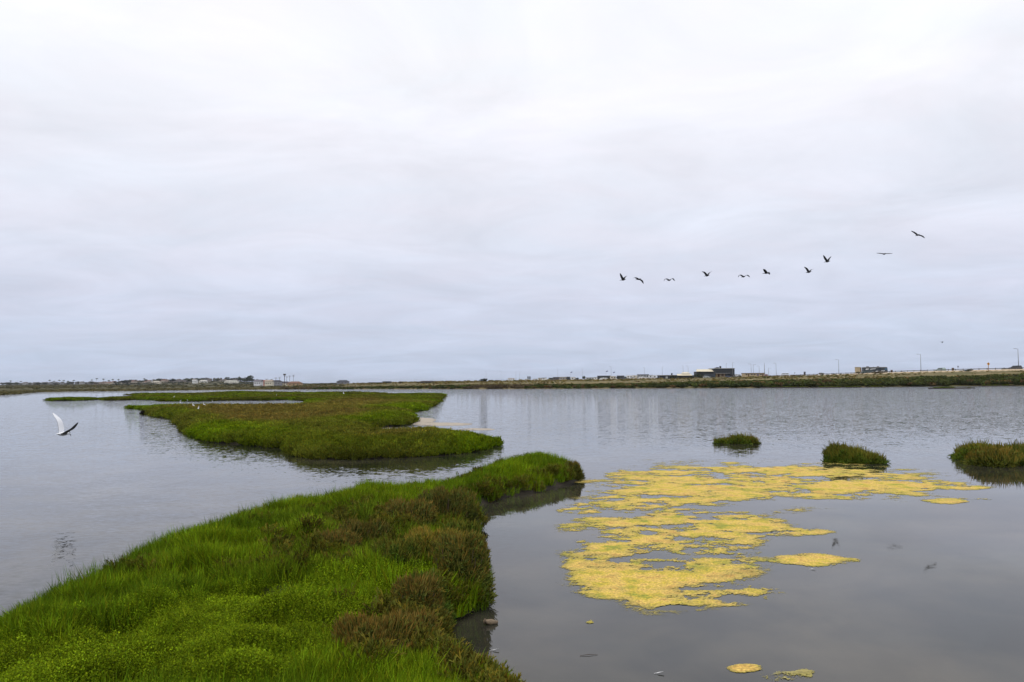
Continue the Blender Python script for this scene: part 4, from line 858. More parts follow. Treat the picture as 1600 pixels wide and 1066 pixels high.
MB().prof([(-5.3, .7), (-.6, .7), (-1.2, 1.35), (-5.3, 1.5)], -1.231, -1.2235).build('side_panel', RVG, t)
for x0, x1, h in ((-3.9, -2.7, .34), (1.2, 2.2, .30)): MB().prof([(x0, 3.365), (x1, 3.365), (x1 - .2, 3.36 + h), (x0 + .1, 3.36 + h)], -.4, .4).build('air_conditioner', DKT, t, bevel=.04)
MB().tube([(-.3, .3, 3.36), (-.3, .3, 3.75)], .04, 6).build('antenna', DKT, t)
for x in (-3.4, -2.5, 3.5):
    for y in (-1.08, 1.08): wheel(t, x, y, .48)
put(t, 'motorhome', t['label'], 'motorhome', 1367, -1.5, 0, None, 1); t.location.z -= .15
# camper/truck with tan box left of the motorhome
t = thing('box_truck', 'truck with a tall tan box body standing left of the dark motorhome', 'truck', (0, 0, 0)); TAN = mat('tan_panel', (.46, .36, .22), .7, noise=3, amt=.2)
MB().box(-1.15, .75, -1, 1, .95, 3.5).build('box', TAN, t, bevel=.04); MB().box(.78, 1.25, -1, 1, .9, 3.4).build('side_panel', mat('brown_panel', (.16, .09, .045), .8), t, bevel=.03); MB().box(-1.3, .85, -1.1, 1.1, 3.503, 3.62).build('roof', mat('tan_roof', (.60, .55, .40), .7), t)
MB().prof([(-2.6, .45), (2.6, .45), (2.6, .9), (-1.4, .9), (-2.4, .86)], -.95, .95).build('chassis', RVW, t, bevel=.04); MB().prof([(1.3, .905), (2.55, .905), (2.4, 1.35), (2.0, 1.95), (1.3, 2.0)], -.95, .95).build('cab', RVW, t, bevel=.05)
for x in (-1.7, 1.9):
    for y in (-.85, .85): wheel(t, x, y, .38)
put(t, 'box_truck', t['label'], 'truck', 1341, -.5, 0)

# dark two storey building and its neighbours
CHAR = mat('charcoal_cladding', (.030, .033, .037), .6, noise=1, amt=.2); CREAM = mat('cream_roof', (.62, .56, .42), .8, noise=1.2, amt=.12); DK = mat('dark_wall', (.026, .027, .03), .7, noise=1.5, amt=.4); BEIGE = mat('beige_wall', (.45, .35, .22), .85, noise=1.5, amt=.15)
BRN = mat('brown_door', (.10, .05, .03), .8); BLUEG = mat('dark_glass', (.04, .05, .065), .15, spec=.6)
BY = 505.0; mp = BY / 1200
def bx(px_): return (px_ - 1115) * mp
p = ground_at(1115, BY); base = p.z
def bz(py_, px_=1115): return aty(px_, py_, BY).z - base
t = thing('building', 'dark two storey building with flat roof and cream roofed wing by the shore', 'building', p)
z0 = -.6
MB().box(bx(1115), bx(1148), 0, 12, bz(583.6), bz(576.2)).build('upper_storey', CHAR, t)
MB().box(bx(1135), bx(1147.9), .02, 11.9, bz(587.2), bz(583.6) - .003).build('side_block', CHAR, t)
for k in range(9): MB().box(bx(1116.2 + k * 3.6), bx(1118.9 + k * 3.6), -.10, -.003, bz(583.2), bz(576.6)).build('cladding_panel', CHAR, t)
MB().box(bx(1114.4), bx(1148.6), -.5, 12.4, bz(576.2), bz(575.5)).build('roof', mat('roof_edge', (.40, .40, .38), .7), t)
MB().box(bx(1117.5), bx(1134), 1.2, 11, z0, bz(583.6) - .005).build('ground_floor_wall', BEIGE, t)
MB().box(bx(1122.5), bx(1125.2), 1.1, 1.196, z0, bz(584.8)).build('door', BRN, t); MB().box(bx(1128), bx(1131.6), 1.1, 1.196, bz(588), bz(584.6)).build('window', BRN, t); MB().box(bx(1118.2), bx(1120.3), 1.1, 1.196, bz(590), bz(584.6)).build('window', mat('ochre_shutter', (.5, .36, .16), .8), t)
MB().box(bx(1115), bx(1140), -1.2, -.1 + 1.2, bz(583.9) - .02, bz(583.2)).build('canopy', mat('canopy_grey', (.20, .19, .19), .7), t)
for a in (1135.2, 1144.5): MB().box(bx(a) - .2, bx(a) + .2, .4, .8, z0, bz(583.6) - .003).build('column', DK, t)
MB().box(bx(1134.2), bx(1150), 5, 11, z0, bz(587)).build('ground_floor_wall', mat('pale_wall', (.42, .38, .31), .85), t)
MB().box(bx(1090), bx(1114.9), .6, 10, z0, bz(580.6)).build('wing', DK, t); MB().add([(bx(1088), -.4, bz(580.2)), (bx(1115.2), -.4, bz(580.6) + .02), (bx(1115.2), 5, bz(576.9)), (bx(1091.5), 5, bz(576.9)), (bx(1088), -.4, bz(580.7)), (bx(1115.2), -.4, bz(581)), (bx(1115.2), 5, bz(577.4)), (bx(1091.5), 5, bz(577.4))], [(0, 1, 2, 3), (7, 6, 5, 4), (0, 4, 5, 1), (1, 5, 6, 2), (2, 6, 7, 3), (3, 7, 4, 0)]).build('wing_roof', CREAM, t)
MB().box(bx(1098), bx(1117.3), -1.5, .55, z0, bz(583.4)).build('front_annex', CHAR, t)
for a in (1100.5, 1105, 1109.5, 1113.5): MB().box(bx(a), bx(a + 3), -1.62, -1.503, bz(589), bz(584.6)).build('window', BLUEG, t)
for a, w, h in ((1124.3, 1.6, 1.0), (1128.8, 1.0, 2.0), (1121, .8, .6)): MB().box(bx(a) - w / 2, bx(a) + w / 2, 4, 5.2, bz(575.5) + .002, bz(575.5) + h * .7).build('roof_vent', DKT, t)
p = ground_at(1068, BY + 25); mp2 = p.y / 1200
def b2(a): return (a - 1068) * mp2
def z2(c): return aty(1068, c, p.y).z - p.z
t = thing('building', 'long low dark building with cream roof left of the two storey one', 'building', p)
MB().box(b2(1031), b2(1089), 0, 9, -.8, z2(586.6)).build('wall', DK, t); MB().add([(b2(1058), -.8, z2(586.8)), (b2(1081.5), -.8, z2(586.8)), (b2(1081.5), 5, z2(584.3)), (b2(1060), 5, z2(584.3)), (b2(1058), -.8, z2(587.1)), (b2(1081.5), -.8, z2(587.1)), (b2(1081.5), 5, z2(584.7)), (b2(1060), 5, z2(584.7))], [(0, 1, 2, 3), (7, 6, 5, 4), (0, 4, 5, 1), (1, 5, 6, 2), (2, 6, 7, 3), (3, 7, 4, 0)]).build('roof', CREAM, t)
MB().add([(b2(1066), 3, z2(583.6)), (b2(1080), 3, z2(583.4)), (b2(1079), 8, z2(581.4)), (b2(1071), 8, z2(581.6)), (b2(1066), 3, z2(584.1)), (b2(1080), 3, z2(584.1)), (b2(1079), 8, z2(582)), (b2(1071), 8, z2(582.2))], [(0, 1, 2, 3), (7, 6, 5, 4), (0, 4, 5, 1), (1, 5, 6, 2), (2, 6, 7, 3), (3, 7, 4, 0)]).build('rear_roof', CREAM, t)
MB().box(b2(1030), b2(1057.6), -.5, 9.3, z2(586.6), z2(586.0)).build('flat_roof', mat('grey_roof', (.30, .28, .25), .8), t)
for a in (1034, 1040, 1045, 1050, 1062, 1070, 1078): MB().box(b2(a), b2(a + 3.4), -.12, -.003, -.2, z2(588.2)).build('opening', BLK if a % 4 else mat('pale_shutter', (.35, .35, .34), .8), t)
MB().tube([(b2(1050.8), 2, z2(586)), (b2(1050.8), 2, z2(583))], .5, 8).build('chimney', DKT, t)
p = ground_at(1180, y_road(1180, -14)); mp3 = p.y / 1200
def b3(a): return (a - 1180) * mp3
def z3(c): return aty(1180, c, p.y).z - p.z
t = thing('building', 'low beige block building with a brown roof edge beside the antenna mast', 'building', p)
MB().box(b3(1163.4), b3(1195), 0, 6, -.8, z3(583.6)).build('wall', BEIGE, t); MB().box(b3(1163), b3(1195.5), -.35, 6.3, z3(583.6), z3(582.9)).build('roof', mat('brown_fascia', (.17, .12, .09), .8), t)
for a, b_ in ((1169, 1170.6), (1191, 1193)): MB().box(b3(a), b3(b_), -.1, -.003, -.3, z3(584.4)).build('door', BRN, t)
MB().box(b3(1182.5), b3(1186), -.1, -.003, z3(587.2), z3(584.3)).build('window', mat('mauve_glass', (.15, .12, .16), .3), t)
for a in (1165.2, 1173.4, 1177.8, 1187.6): MB().box(b3(a), b3(a + 2.6), -.09, -.003, z3(586.2), z3(584.8)).build('window', BLUEG, t)
p = ground_at(1194.8, y_road(1194.8, -20)); t = thing('antenna_mast', 'tallest thin mast with cross pieces at the right end of the beige building', 'mast', p); m_ = MB(); hh = aty(1194, 567, p.y).z - p.z
m_.tube([(0, 0, -.3), (0, 0, hh)], [.22, .06], 6).build('pole', LAMPM, t)
for f in (.55, .70, .82, .96): MB().box(-.5 * (1.2 - f), .5 * (1.2 - f), -.05, .05, hh * f, hh * f + .18).build('crossarm', LAMPM, t)
put(car('suv', (.10, .05, .06)), 'car', 'dark reddish car parked at the foot of the antenna mast', 'car', 1197.5, -24, 1.2, 'parked cars by the buildings')
put(car('sedan', (.03, .045, .09)), 'car', 'dark blue car parked under the right end of the two storey building', 'car', 1137.5, 0, .1, 'parked cars by the buildings', 1, BY - 4)
put(car('sedan', (.42, .45, .47)), 'car', 'pale grey car parked before the dark annex of the two storey building', 'car', 1104.5, 0, 0, 'parked cars by the buildings', 1.15, BY - 5)
put(car('van', (.75, .75, .74)), 'van', 'white van parked at the right of the two storey building', 'van', 1153.5, 0, .2, 'parked cars by the buildings', 1, BY + 6)

# campers
def camper(px_, y, w, h, wall_, roofc, label, name='camper', dark=False):
    p = ground_at(px_, y); t = thing(name, label, 'camper', p, 0, 'campers parked on the middle shore'); hw = w / 2; wm_ = mat('camper_wall', wall_, .5, noise=2, amt=.1); rm = mat('camper_roof', roofc, .6)
    MB().prof([(-hw, .5), (hw - .3, .5), (hw, .9), (hw - .25, h - .3), (hw - .6, h), (-hw + .15, h), (-hw, h - .4)], -1.1, 1.1).build('body', wm_, t, bevel=.06); MB().box(-hw - .1, hw - .3, -1.3, 1.2, h + .003, h + .38).build('roof', rm, t)
    for k in range(int(w // 2.6)): MB().box(-hw + .9 + k * 2.5, -hw + 2.2 + k * 2.5, -1.13, -1.103, h * .52, h * .82).build('window', GLASS, t)
    MB().box(-.4, .4, -1.125, -1.103, .55, h * .8).build('door', wm_, t)
    for x in (-hw * .5, hw * .55):
        for s in (-1, 1): wheel(t, x, s * 1.0, .36)
WH, CR, GY, DKC = (.74, .74, .73), (.62, .56, .46), (.33, .33, .33), (.035, .037, .04)
for a in [(799, 900, 8, 2.6, WH, (.55, .42, .36), 'white camper with pinkish roof, farthest left of the campers'), (845, 800, 6, 2.5, CR, GY, 'small cream camper right of the twin towers'), (851, 790, 5, 2.7, WH, DKC, 'white camper with dark roof right of the cream one'),
          (861, 770, 5, 2.2, (.08, .09, .09), DKC, 'dark low camper left of the lamp over the grey one'), (869.5, 765, 7, 2.9, (.10, .08, .08), DKC, 'dark camper with wide windows next to the grey one'), (881, 755, 8.5, 3.1, (.36, .33, .29), (.42, .40, .37), 'long grey brown camper, brightest roof of the dark ones'), (888.5, 750, 3.5, 3.1, DKC, DKC, 'short black camper at the right end of the grey one'),
          (896, 745, 5, 2.6, WH, CR, 'white camper behind dark bushes under the left flag'), (922, 735, 8, 2.0, (.45, .45, .43), GY, 'low pale camper right of the round dark tree'), (931, 730, 4, 2.2, WH, GY, 'small white camper left of the big dark roof'),
          (944, 715, 12.5, 3.4, DKC, (.03, .03, .03), 'longest camper, dark above with a white awning below'), (958, 705, 5.5, 3.0, CR, CR, 'cream camper under the right flag'), (970, 700, 7, 3.2, (.09, .09, .10), DKC, 'dark tall camper among trees right of the flags'), (984, 690, 6, 2.6, WH, WH, 'bright white camper between dark ones'),
          (992, 685, 4, 2.9, CR, CR, 'narrow cream camper left of the wide dark roof'), (1005, 672, 10.5, 3.6, (.28, .28, .28), (.05, .05, .06), 'camper with the wide dark roof and white cars below'), (1017, 660, 4, 2.9, WH, GY, 'white camper right of the wide dark roof'), (1023, 655, 3.4, 2.7, WH, WH, 'rightmost white camper before the low dark building')]: camper(*a)
for a, y, c, lab in ((941, 702, (.78, .78, .76), 'white van parked under the long dark camper'), (946.5, 700, (.78, .78, .76), 'white van right one under the long dark camper'), (1003, 662, (.75, .75, .75), 'white van left one under the wide dark roof'), (1008, 661, (.75, .75, .75), 'white van right one under the wide dark roof'), (836, 790, (.72, .72, .72), 'white van left of the cream camper'), (822, 820, (.70, .70, .70), 'white van under the twin towers'), (814, 850, (.6, .6, .6), 'pale van left of the twin towers'), (987, 680, (.7, .7, .7), 'white van before the bright white camper')):
    put(car('van', c), 'van', lab, 'van', a, 0, random.choice([0, .15, 3.1]), 'vans parked among the campers', 1, y)
TOW = mat('tower_grey', (.11, .12, .14), .7)
p = ground_at(826.5, 830); t = thing('lookout_tower', 'pair of dark raised boxes on legs standing over the campers', 'tower', p)
hh = aty(826, 588.2, 830).z - p.z
for s in (-1, 1):
    MB().box(s * 1.0 - .75, s * 1.0 + .75, -.7, .7, hh * .38, hh).build('tower_box', TOW, t)
    for q in (-.55, .55): MB().box(s * 1.0 + q - .12, s * 1.0 + q + .12, -.4, .4, -.3, hh * .38 - .003).build('leg', TOW, t)
FLB = mat('flag_cloth', (.16, .18, .30), .8, noise=.8, amt=.5)
for a, c, y, lab in ((893, 581.5, 760, 'flag flying alone left of the other two'), (948.5, 580, 710, 'higher flag of the right pair'), (959.5, 581.8, 706, 'lower flag of the right pair')):
    p = ground_at(a, y); t = thing('flag', 'dark ' + lab, 'flag', p, 0, 'flags over the campers'); hh = aty(a, c, y).z - p.z
    MB().tube([(-.9, 0, -.2), (-.9, 0, hh + .4)], [.06, .04], 6).build('flagpole', LAMPM, t); m_ = MB(); V = []
    for i in range(6):
        for j in range(3): V.append((-.85 + i * .36, .16 * math.sin(i * 1.3), hh + .3 - j * .42 - (5 - i) * .12 + .25))
    m_.add(V, [(i * 3 + j, (i + 1) * 3 + j, (i + 1) * 3 + j + 1, i * 3 + j + 1) for i in range(5) for j in range(2)]); o = m_.build('cloth', FLB, t); sd = o.modifiers.new('thick', 'SOLIDIFY'); sd.thickness = .03

# ------------------------------------------------------------------ left and middle far shore
TREE_MES = [bush_mesh(240, 1.0, 1.5, .16, FOL_O, 'crown') for _ in range(4)]; TRUNK = MB().tube([(0, 0, -.6), (.02, 0, .5), (0, .03, 1.0)], [.10, .07, .04], 6).mesh('trunk', BARK)
def tree(px_, y, w, h, col_, label, group, name='round_tree', zoff=0):
    p = ground_at(px_, y); t = thing(name, label, 'tree', (p.x, p.y, p.z + zoff), random.uniform(0, 6.28), group); s = y / 1200
    c = bpy.data.objects.new('crown', random.choice(TREE_MES)); COL.objects.link(c); c.parent = t; c.scale = (w * s * .55, w * s * .55, h * s * .55); c.location = (0, 0, h * s * .12); c.color = tuple(col_) + (1,)
    k = bpy.data.objects.new('trunk', TRUNK); COL.objects.link(k); k.parent = t; k.scale = (h * s * .5,) * 3; return t
PF = MB()
for k in range(22):
    a = 6.283 * k / 22 + random.uniform(-.1, .1); u0 = random.choice([.9, .5, .15, -.25]); l = random.uniform(.85, 1.1); d = Vector((math.cos(a), math.sin(a), 0)); w = Vector((-d.y, d.x, 0)) * .22
    p0 = Vector((0, 0, 0)); p1 = d * l * .55 + Vector((0, 0, u0 * .5)); p2 = d * l + Vector((0, 0, u0 * .5 - .35)); c = var_col(.6, 1.3, .1)
    PF.add([p0 - w * .3, p0 + w * .3, p1 + w, p1 - w, p2], [(0, 1, 2, 3), (3, 2, 4)], 0, c)
PFM = PF.mesh('fronds', FOL_O, var=True); PTM = MB().tube([(0, 0, -.1), (.012, 0, .5), (0, 0, 1)], [.022, .016, .014], 6).mesh('trunk', BARK)
def palm(px_, ptop, y, label, group, r=2.7):
    p = ground_at(px_, y); hh = aty(px_, ptop, y).z - p.z; t = thing('palm_tree', label, 'palm tree', p, random.uniform(0, 6.28), group)
    k = bpy.data.objects.new('trunk', PTM); COL.objects.link(k); k.parent = t; k.scale = (hh * .8, hh * .8, hh)
    f = bpy.data.objects.new('fronds', PFM); COL.objects.link(f); f.parent = t; f.location = (0, 0, hh); f.scale = (r,) * 3; f.color = (.050, .062, .032, 1)
GP = 'palms on the distant hill'
HY = 1450
PL = [((17, 595.6), (32.5, 596.5)), ((77.5, 594.6), (84.5, 596.2), (92.5, 594.7), (100, 594.9), (106.5, 596.2), (115, 594.9), (122.5, 597)), ((144, 594.2), (151.5, 592), (161.5, 592.8), (170.5, 595), (176.5, 593.4), (185, 593.6)), ((202.5, 595), (213, 594.2), (225.5, 592.3), (228.5, 593.8), (254, 593)), ((335, 591.5), (341, 591.3), (346, 591.5), (353.5, 590.2), (357, 590.2)), ((371, 592.8), (385, 593), (389, 592.6), (393, 593), (399.5, 595), (402, 593.5))]
PLAB = ['slender fan palm at the far left end of the hill', 'slender fan palm in the row over the grey roofs on the left', 'tall fan palm in the high row right of the grey roofs', 'fan palm among the trees over the reddish roofs', 'fan palm behind the pink house at the top of the hill', 'fan palm in the open clump right of the hill top']
for row, lab in zip(PL, PLAB):
    for (a, c) in row: palm(a + random.uniform(-.4, .4), c + .1, HY + random.uniform(-60, 60), lab, GP)
def where(a):
    for lim, w in ((40, 'at the far left end of the hill'), (75, 'left of the row of seven palms'), (125, 'under the row of seven palms'), (165, 'under the highest palms'), (200, 'right of the highest palms'), (232, 'before the palms over the reddish roofs'), (262, 'right of the palms over the reddish roofs'), (300, 'where the hill starts to rise'), (330, 'just left of the pink house'), (352, 'around the pink house on top'), (378, 'right of the hill top'), (999, 'by the open palm clump')):
        if a < lim: return w
GT = 'trees among the houses of the distant hill'
TC = [(.042, .050, .030), (.055, .062, .036), (.048, .046, .034), (.060, .070, .040)]
for i in range(96):
    a = random.choice([random.uniform(-20, 200), random.uniform(190, 405)]); y = HY + random.uniform(-150, 120); z = 1 if a < 190 else 1.3
    wd = random.uniform(5, 11); lab = ('broad' if wd > 8 else 'small') + ' dark tree among the houses ' + where(a)
    tree(a, y, wd * z, random.uniform(3.5, 5.5) * z, random.choice(TC), lab, GT)
for a, y, w, h, lab in ((15, 1380, 34, 5, 'widest dark tree clump at the far left edge'), (375, 1400, 9, 9, 'taller umbrella shaped pine right of the hill top'), (389, 1300, 13, 12, 'cluster shaped pine with gaps right of the umbrella pine'), (424, 1000, 10, 10, 'dark square crowned tree behind the power poles'), (447, 900, 7, 4, 'small dark tree right of the nesting pole'), (913, 745, 7, 7, 'round dark tree standing among the campers'),
                      (901, 740, 10, 4.5, 'low dark tree clump under the left flag'), (966, 690, 8, 5, 'dark tree right of the flag pair'), (979, 690, 7, 5, 'dark tree left of the bright white camper'), (1052, 480, 16, 6, 'dark tree before the left part of the low dark building'), (1092, 478, 14, 8, 'dark tree hiding the wing of the two storey building'), (1080, 480, 12, 5, 'dark tree before the cream roof'), (755, 360, 20, 7, 'wide dark bush on the middle shore'), (626, 420, 9, 3.5, 'round green bush on the shore left of the flat brown house'), (577, 600, 4, 3, 'tiny dark tree left of the dark flat building'),
                      (1284, 390, 13, 5.5, 'round brown green bush below the road left of a lamp'), (1302, 385, 5, 3.5, 'small dark bush at the foot of the lonely lamp'), (1156, 470, 8, 4, 'dark bush between the two storey and the beige building'), (1511, 300, 17, 4, 'green bush just below the rail left of the diamond sign'), (1341, 352, 9, 5, 'dark brown bush below the tan truck'), (1372, 320, 24, 6, 'pale dry bush below the motorhome')):
    c = (.22, .19, .12) if 'pale dry' in lab else (.085, .07, .035) if 'brown' in lab else (.045, .055, .028)
    tree(a, y, w, h, c, lab, 'dark trees and bushes of the far shore', 'bush' if 'bush' in lab else 'round_tree')
WALLC = mat('house_wall', (1, 1, 1), .85, noise=.8, amt=.1, objcol=True); ROOFC = mat('house_roof', (1, 1, 1), .85, noise=1.5, amt=.2, objcol=True); HWIN = mat('house_window', (.05, .055, .06), .2)
def house_meshes(w, d, h, r, hip):
    a = MB().box(-w / 2, w / 2, -d / 2, d / 2, -1.2, h).mesh('wall', WALLC); k = w * .22 if hip else 0; o = .5
    q = MB().add([(-w / 2 - o, -d / 2 - o, h), (w / 2 + o, -d / 2 - o, h), (w / 2 + o, d / 2 + o, h), (-w / 2 - o, d / 2 + o, h), (-w / 2 - o + k, 0, h + r), (w / 2 + o - k, 0, h + r)], [(0, 1, 5, 4), (2, 3, 4, 5), (1, 2, 5), (3, 0, 4), (3, 2, 1, 0)]).mesh('roof', ROOFC)
    return a, q, (w, d, h)
HM = [house_meshes(12, 9, 4.2, 2.0, True), house_meshes(9, 9, 5.6, 2.2, False), house_meshes(16, 10, 3.6, 2.2, True), house_meshes(11, 8, 5.8, 1.8, True)]
WINM = MB().box(-.7, .7, -.05, .05, -.55, .55).mesh('window', HWIN)
def house(px_, y, wall_, roof_, label, group, v=None, rz=None):
    a, q, (w, d, h) = random.choice(HM) if v is None else HM[v]; t = thing('house', label, 'house', ground_at(px_, y), random.uniform(-.5, .5) if rz is None else rz, group, .72 if y > 900 else .6)
    o = bpy.data.objects.new('wall', a); COL.objects.link(o); o.parent = t; o.color = wall_ + (1,)
    o = bpy.data.objects.new('roof', q); COL.objects.link(o); o.parent = t; o.color = roof_ + (1,)
    for k in (-.3, 0, .3):
        o = bpy.data.objects.new('window', WINM); COL.objects.link(o); o.parent = t; o.location = (k * w, -d / 2 - .06, h * .6)
GH = 'houses on the distant hill'
GRW, GRR, REDR, BRR, CRW = (.26, .26, .27), (.10, .095, .10), (.20, .10, .075), (.12, .085, .065), (.42, .37, .31)
def row(n, a0, da, y0, y1, walls, roofs):
    for i in range(n):
        a = a0 + i * da + random.uniform(-2, 2); k = random.randrange(len(walls)); house(a, HY + random.uniform(y0, y1), walls[k][0], roofs[k][0], f'{walls[k][1]} house with {roofs[k][1]} roof ' + where(a), GH)
row(20, 20, 6.7, -100, 30, [(GRW, 'grey'), ((.36, .36, .36), 'pale grey'), ((.19, .18, .19), 'dark grey')], [(GRR, 'a slate'), ((.15, .14, .14), 'a grey'), (GRR, 'a slate')])
row(16, 150, 7.5, -100, 60, [(CRW, 'cream'), ((.34, .27, .23), 'tan')], [(REDR, 'a reddish'), (BRR, 'a brown')])
row(14, 262, 8, -120, 60, [((.30, .27, .24), 'dull beige'), ((.24, .21, .20), 'dull brown')], [(BRR, 'a brown'), ((.10, .085, .08), 'a dark')])
for a, y, w_, r_, lab, v in ((340, 1500, (.50, .36, .32), (.35, .2, .17), 'pink house standing highest on the hill top', 2), (318, 1230, (.62, .60, .54), (.45, .43, .4), 'long white low house on the slope below the hill top', 2), (305, 1150, (.62, .62, .60), (.4, .4, .4), 'bright white small house low on the slope', 1), (358, 1150, (.62, .60, .54), (.42, .40, .36), 'left one of two white low houses on the right slope', 2), (366, 1140, (.60, .58, .52), (.4, .4, .36), 'right one of two white low houses on the right slope', 2), (245, 1200, (.55, .50, .42), (.4, .36, .3), 'cream low house alone on the slope under the reddish roofs', 2),
                        (412, 600, (.42, .19, .15), (.22, .075, .06), 'red house with red roof left of the power poles', 1), (421, 590, (.62, .58, .47), (.30, .25, .2), 'cream gabled house right of the red house', 1), (433, 600, (.24, .24, .26), (.05, .05, .06), 'grey house with dark roof between the power poles', 3), (444, 610, (.64, .58, .45), (.05, .042, .05), 'white long house with dark roof under the nesting pole', 2), (404, 580, (.58, .58, .60), (.14, .13, .15), 'small white house left of the red house', 1), (461, 560, (.40, .28, .16), (.17, .09, .06), 'brown low house right of the power poles', 2), (536, 650, (.2, .2, .22), (.05, .055, .07), 'lone dark roofed house on the middle shore', 2)):
    house(a, y, w_, r_, lab, GH, v, 0)
def flat_building(px0, px1, py_, y, wall_, roofm, label, nwin, drop=0):
    p = ground_at((px0 + px1) / 2, y); s = y / 1200; hw = (px1 - px0) / 2 * s; h = aty((px0 + px1) / 2, py_, y).z - p.z; t = thing('flat_building', label, 'building', p)
    MB().box(-hw, hw, 0, 8, -1, h).build('wall', wall_, t); MB().box(-hw - .4, hw + .4, -.6, 8.4, h, h + .3).build('roof', roofm, t)
    for k in range(nwin): x = -hw + (k + .5) * 2 * hw / nwin; MB().box(x - hw / nwin * .6, x + hw / nwin * .6, -.08, -.004, h * .35, h * .75).build('window', BLUEG, t)
TEAL = mat('dark_teal_wall', (.035, .05, .06), .7, noise=1, amt=.2); BRW = mat('brown_wall', (.09, .075, .06), .85, noise=1, amt=.3); BRRM = mat('flat_brown_roof', (.12, .10, .09), .8)
flat_building(579.5, 598, 598.2, 560, TEAL, DKT, 'long low dark building on the shore, left part of the pair', 5); flat_building(598.2, 609, 596.6, 566, TEAL, DKT, 'taller dark blue block at the right end of the long low dark building', 3)
flat_building(650, 674, 597, 470, BRW, BRRM, 'flat roofed brown house on the shore in the middle', 4); flat_building(659, 675, 596, 475, BRW, BRRM, 'upper brown storey behind the flat roofed brown house', 3)
# power poles with wires
POLEM = mat('pole_wood', (.10, .095, .09), .9); WIREM = mat('wire', (.07, .07, .08), .6); UP = []
for a, c, y, lab in ((416.5, 592.2, 800, 'leftmost wooden power pole by the red house'), (431, 590.2, 900, 'second power pole from the left'), (437, 589.6, 930, 'third power pole, right of the dark square tree'), (448, 588.2, 950, 'faint power pole just right of the nesting pole'), (452.5, 587.2, 880, 'middle power pole of the right three'), (458.5, 586.4, 800, 'rightmost and tallest power pole')):
    p = ground_at(a, y); hh = aty(a, c, y).z - p.z; t = thing('power_pole', lab, 'power pole', p, 0, 'power poles on the left shore')
    MB().tube([(0, 0, -.5), (0, 0, hh)], [.22, .15], 6).build('pole', POLEM, t)
    for f, w in ((.985, 1.5), (.86, 1.1)): MB().box(-w, w, -.1, .1, hh * f - .12, hh * f + .12).build('crossarm', POLEM, t)
    UP.append(p + Vector((0, 0, hh * .99)))
for i, j in ((0, 1), (1, 2), (3, 4), (4, 5)):
    a, b = UP[i], UP[j]; pts = [a.lerp(b, k / 8) - Vector((0, 0, 1.0 * (1 - (k / 4 - 1) ** 2))) - a for k in range(9)]
    o = MB().tube(pts, .07, 4).build('power_line', WIREM); o.location = a; tag(o, ['wire from the leftmost power pole to the second', 'wire between the second and third power poles', 'wire right of the nesting pole to the middle power pole', 'wire between the two rightmost power poles'][[0, 1, 3, 4].index(i)], 'power line', 'wires of the power poles')
p = at(444.5, 608.2); t = thing('nesting_pole', 'dark pole with a box platform on top rising from the water edge', 'nest pole', p); hh = aty(444.5, 585, p.y).z
MB().tube([(0, 0, -.5), (0, 0, hh - .4)], [.14, .11], 8).build('pole', DKWOOD, t); MB().box(-.5, .5, -.5, .5, hh - .4, hh + .02).build('platform', DKWOOD, t)
for s in (-1, 1): MB().tube([(s * .45, 0, hh - .38), (s * .06, 0, hh - 1.1)], .04, 5).build('brace', DKWOOD, t)
m_ = MB()
for k in range(26):
    a = random.uniform(0, 6.28); d = Vector((math.cos(a), math.sin(a), 0)); q = Vector((-d.y, d.x, 0)) * random.uniform(.3, .5) + d * random.uniform(.25, .42) + Vector((0, 0, hh + .05 + random.uniform(0, .2))); m_.tube([q - d.cross(Vector((0, 0, 1))) * .0 - Vector((-d.y, d.x, 0)) * .5, q], .018, 3)
m_.build('nest', TWIG, t)

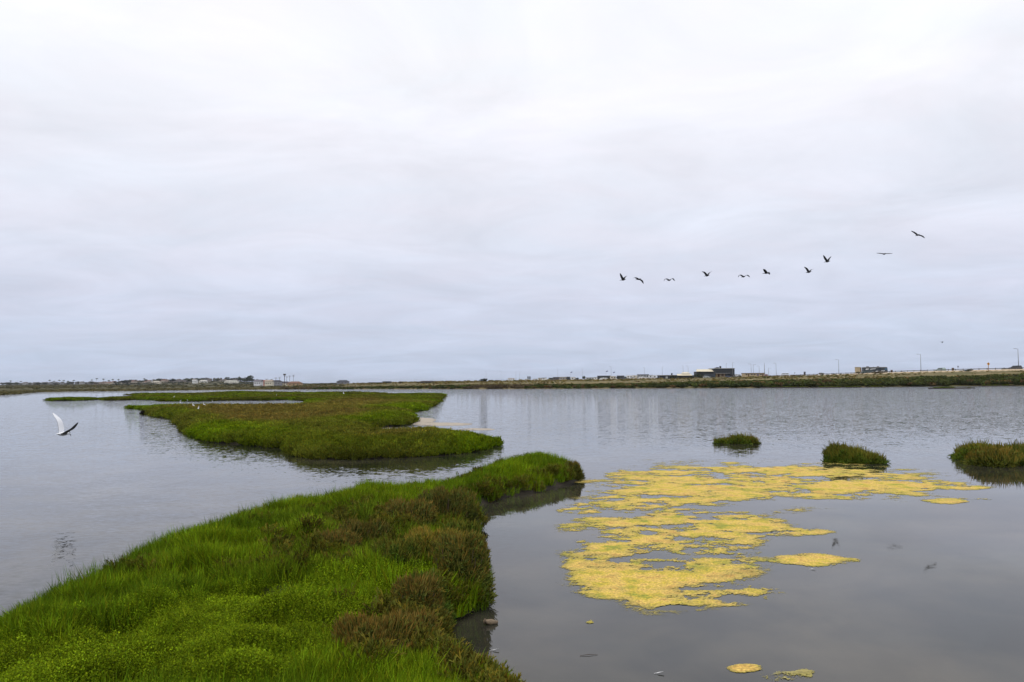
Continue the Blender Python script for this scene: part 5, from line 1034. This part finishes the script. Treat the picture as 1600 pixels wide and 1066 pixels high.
# low grassy shoals before the right far shore
sho = [(1190, 1257, 605.9), (1258, 1264, 606), (1273, 1323, 606), (1327, 1335, 605.8), (1340, 1350, 605.6), (1358, 1384, 605.4), (1462, 1532, 607.4), (1536, 1592, 603.6)]
PP, TT = [], []
for i, (a, b, c) in enumerate(sho):
    q = at((a + b) / 2, c); rx = (b - a) / 2 / FPX * q.y; ry = max(2.2, rx * .22); m_ = MB(); kk = [6.283 * k / 22 for k in range(22)]; jj = [random.uniform(.85, 1.1) for _ in kk]
    m_.add([(rx * f * math.cos(t_), ry * f * math.sin(t_) + ry, -.2) for t_, f in zip(kk, jj)] + [(rx * .96 * f * math.cos(t_), ry * .92 * f * math.sin(t_) + ry, .22) for t_, f in zip(kk, jj)], [(k, (k + 1) % 22, (k + 1) % 22 + 22, k + 22) for k in range(22)] + [tuple(range(22, 44))])
    o = m_.build('mud_shoal', MUD); o.location = q; tag(o, 'low mud shoal along the right far shore', None, kind='structure')
    for _ in range(int(rx * ry * 1.6) + 4):
        t_ = random.uniform(0, 6.283); r = math.sqrt(random.random()) * .93; PP.append((q.x + rx * r * math.cos(t_), q.y + ry + ry * r * math.sin(t_), .2)); TT.append(random.random())
PP = np.array(PP); TT = np.array(TT)
scatter('shoal_grass', PP, rng.uniform(.5, .9, len(PP)), mixc(DEEP, OLIVE, TT), C_FAR, 'short green marsh grass on the low shoals of the right far shore', 'grass', .1, .8)

# ------------------------------------------------------------------ thin sea haze
hm = bpy.data.materials.new('haze'); hm.use_nodes = True; ht = hm.node_tree; ht.nodes.clear(); ho = ht.nodes.new('ShaderNodeOutputMaterial'); hv = ht.nodes.new('ShaderNodeVolumePrincipled')
hv.inputs['Color'].default_value = (.80, .86, .95, 1); hv.inputs['Density'].default_value = .00006; hv.inputs['Anisotropy'].default_value = .2; ht.links.new(hv.outputs[0], ho.inputs['Volume'])
hz = MB().box(-9500, 9500, -2500, 12500, -1.5, 34).build('haze', hm); tag(hz, 'thin pale sea haze over the lagoon and the far hill', None, kind='stuff')
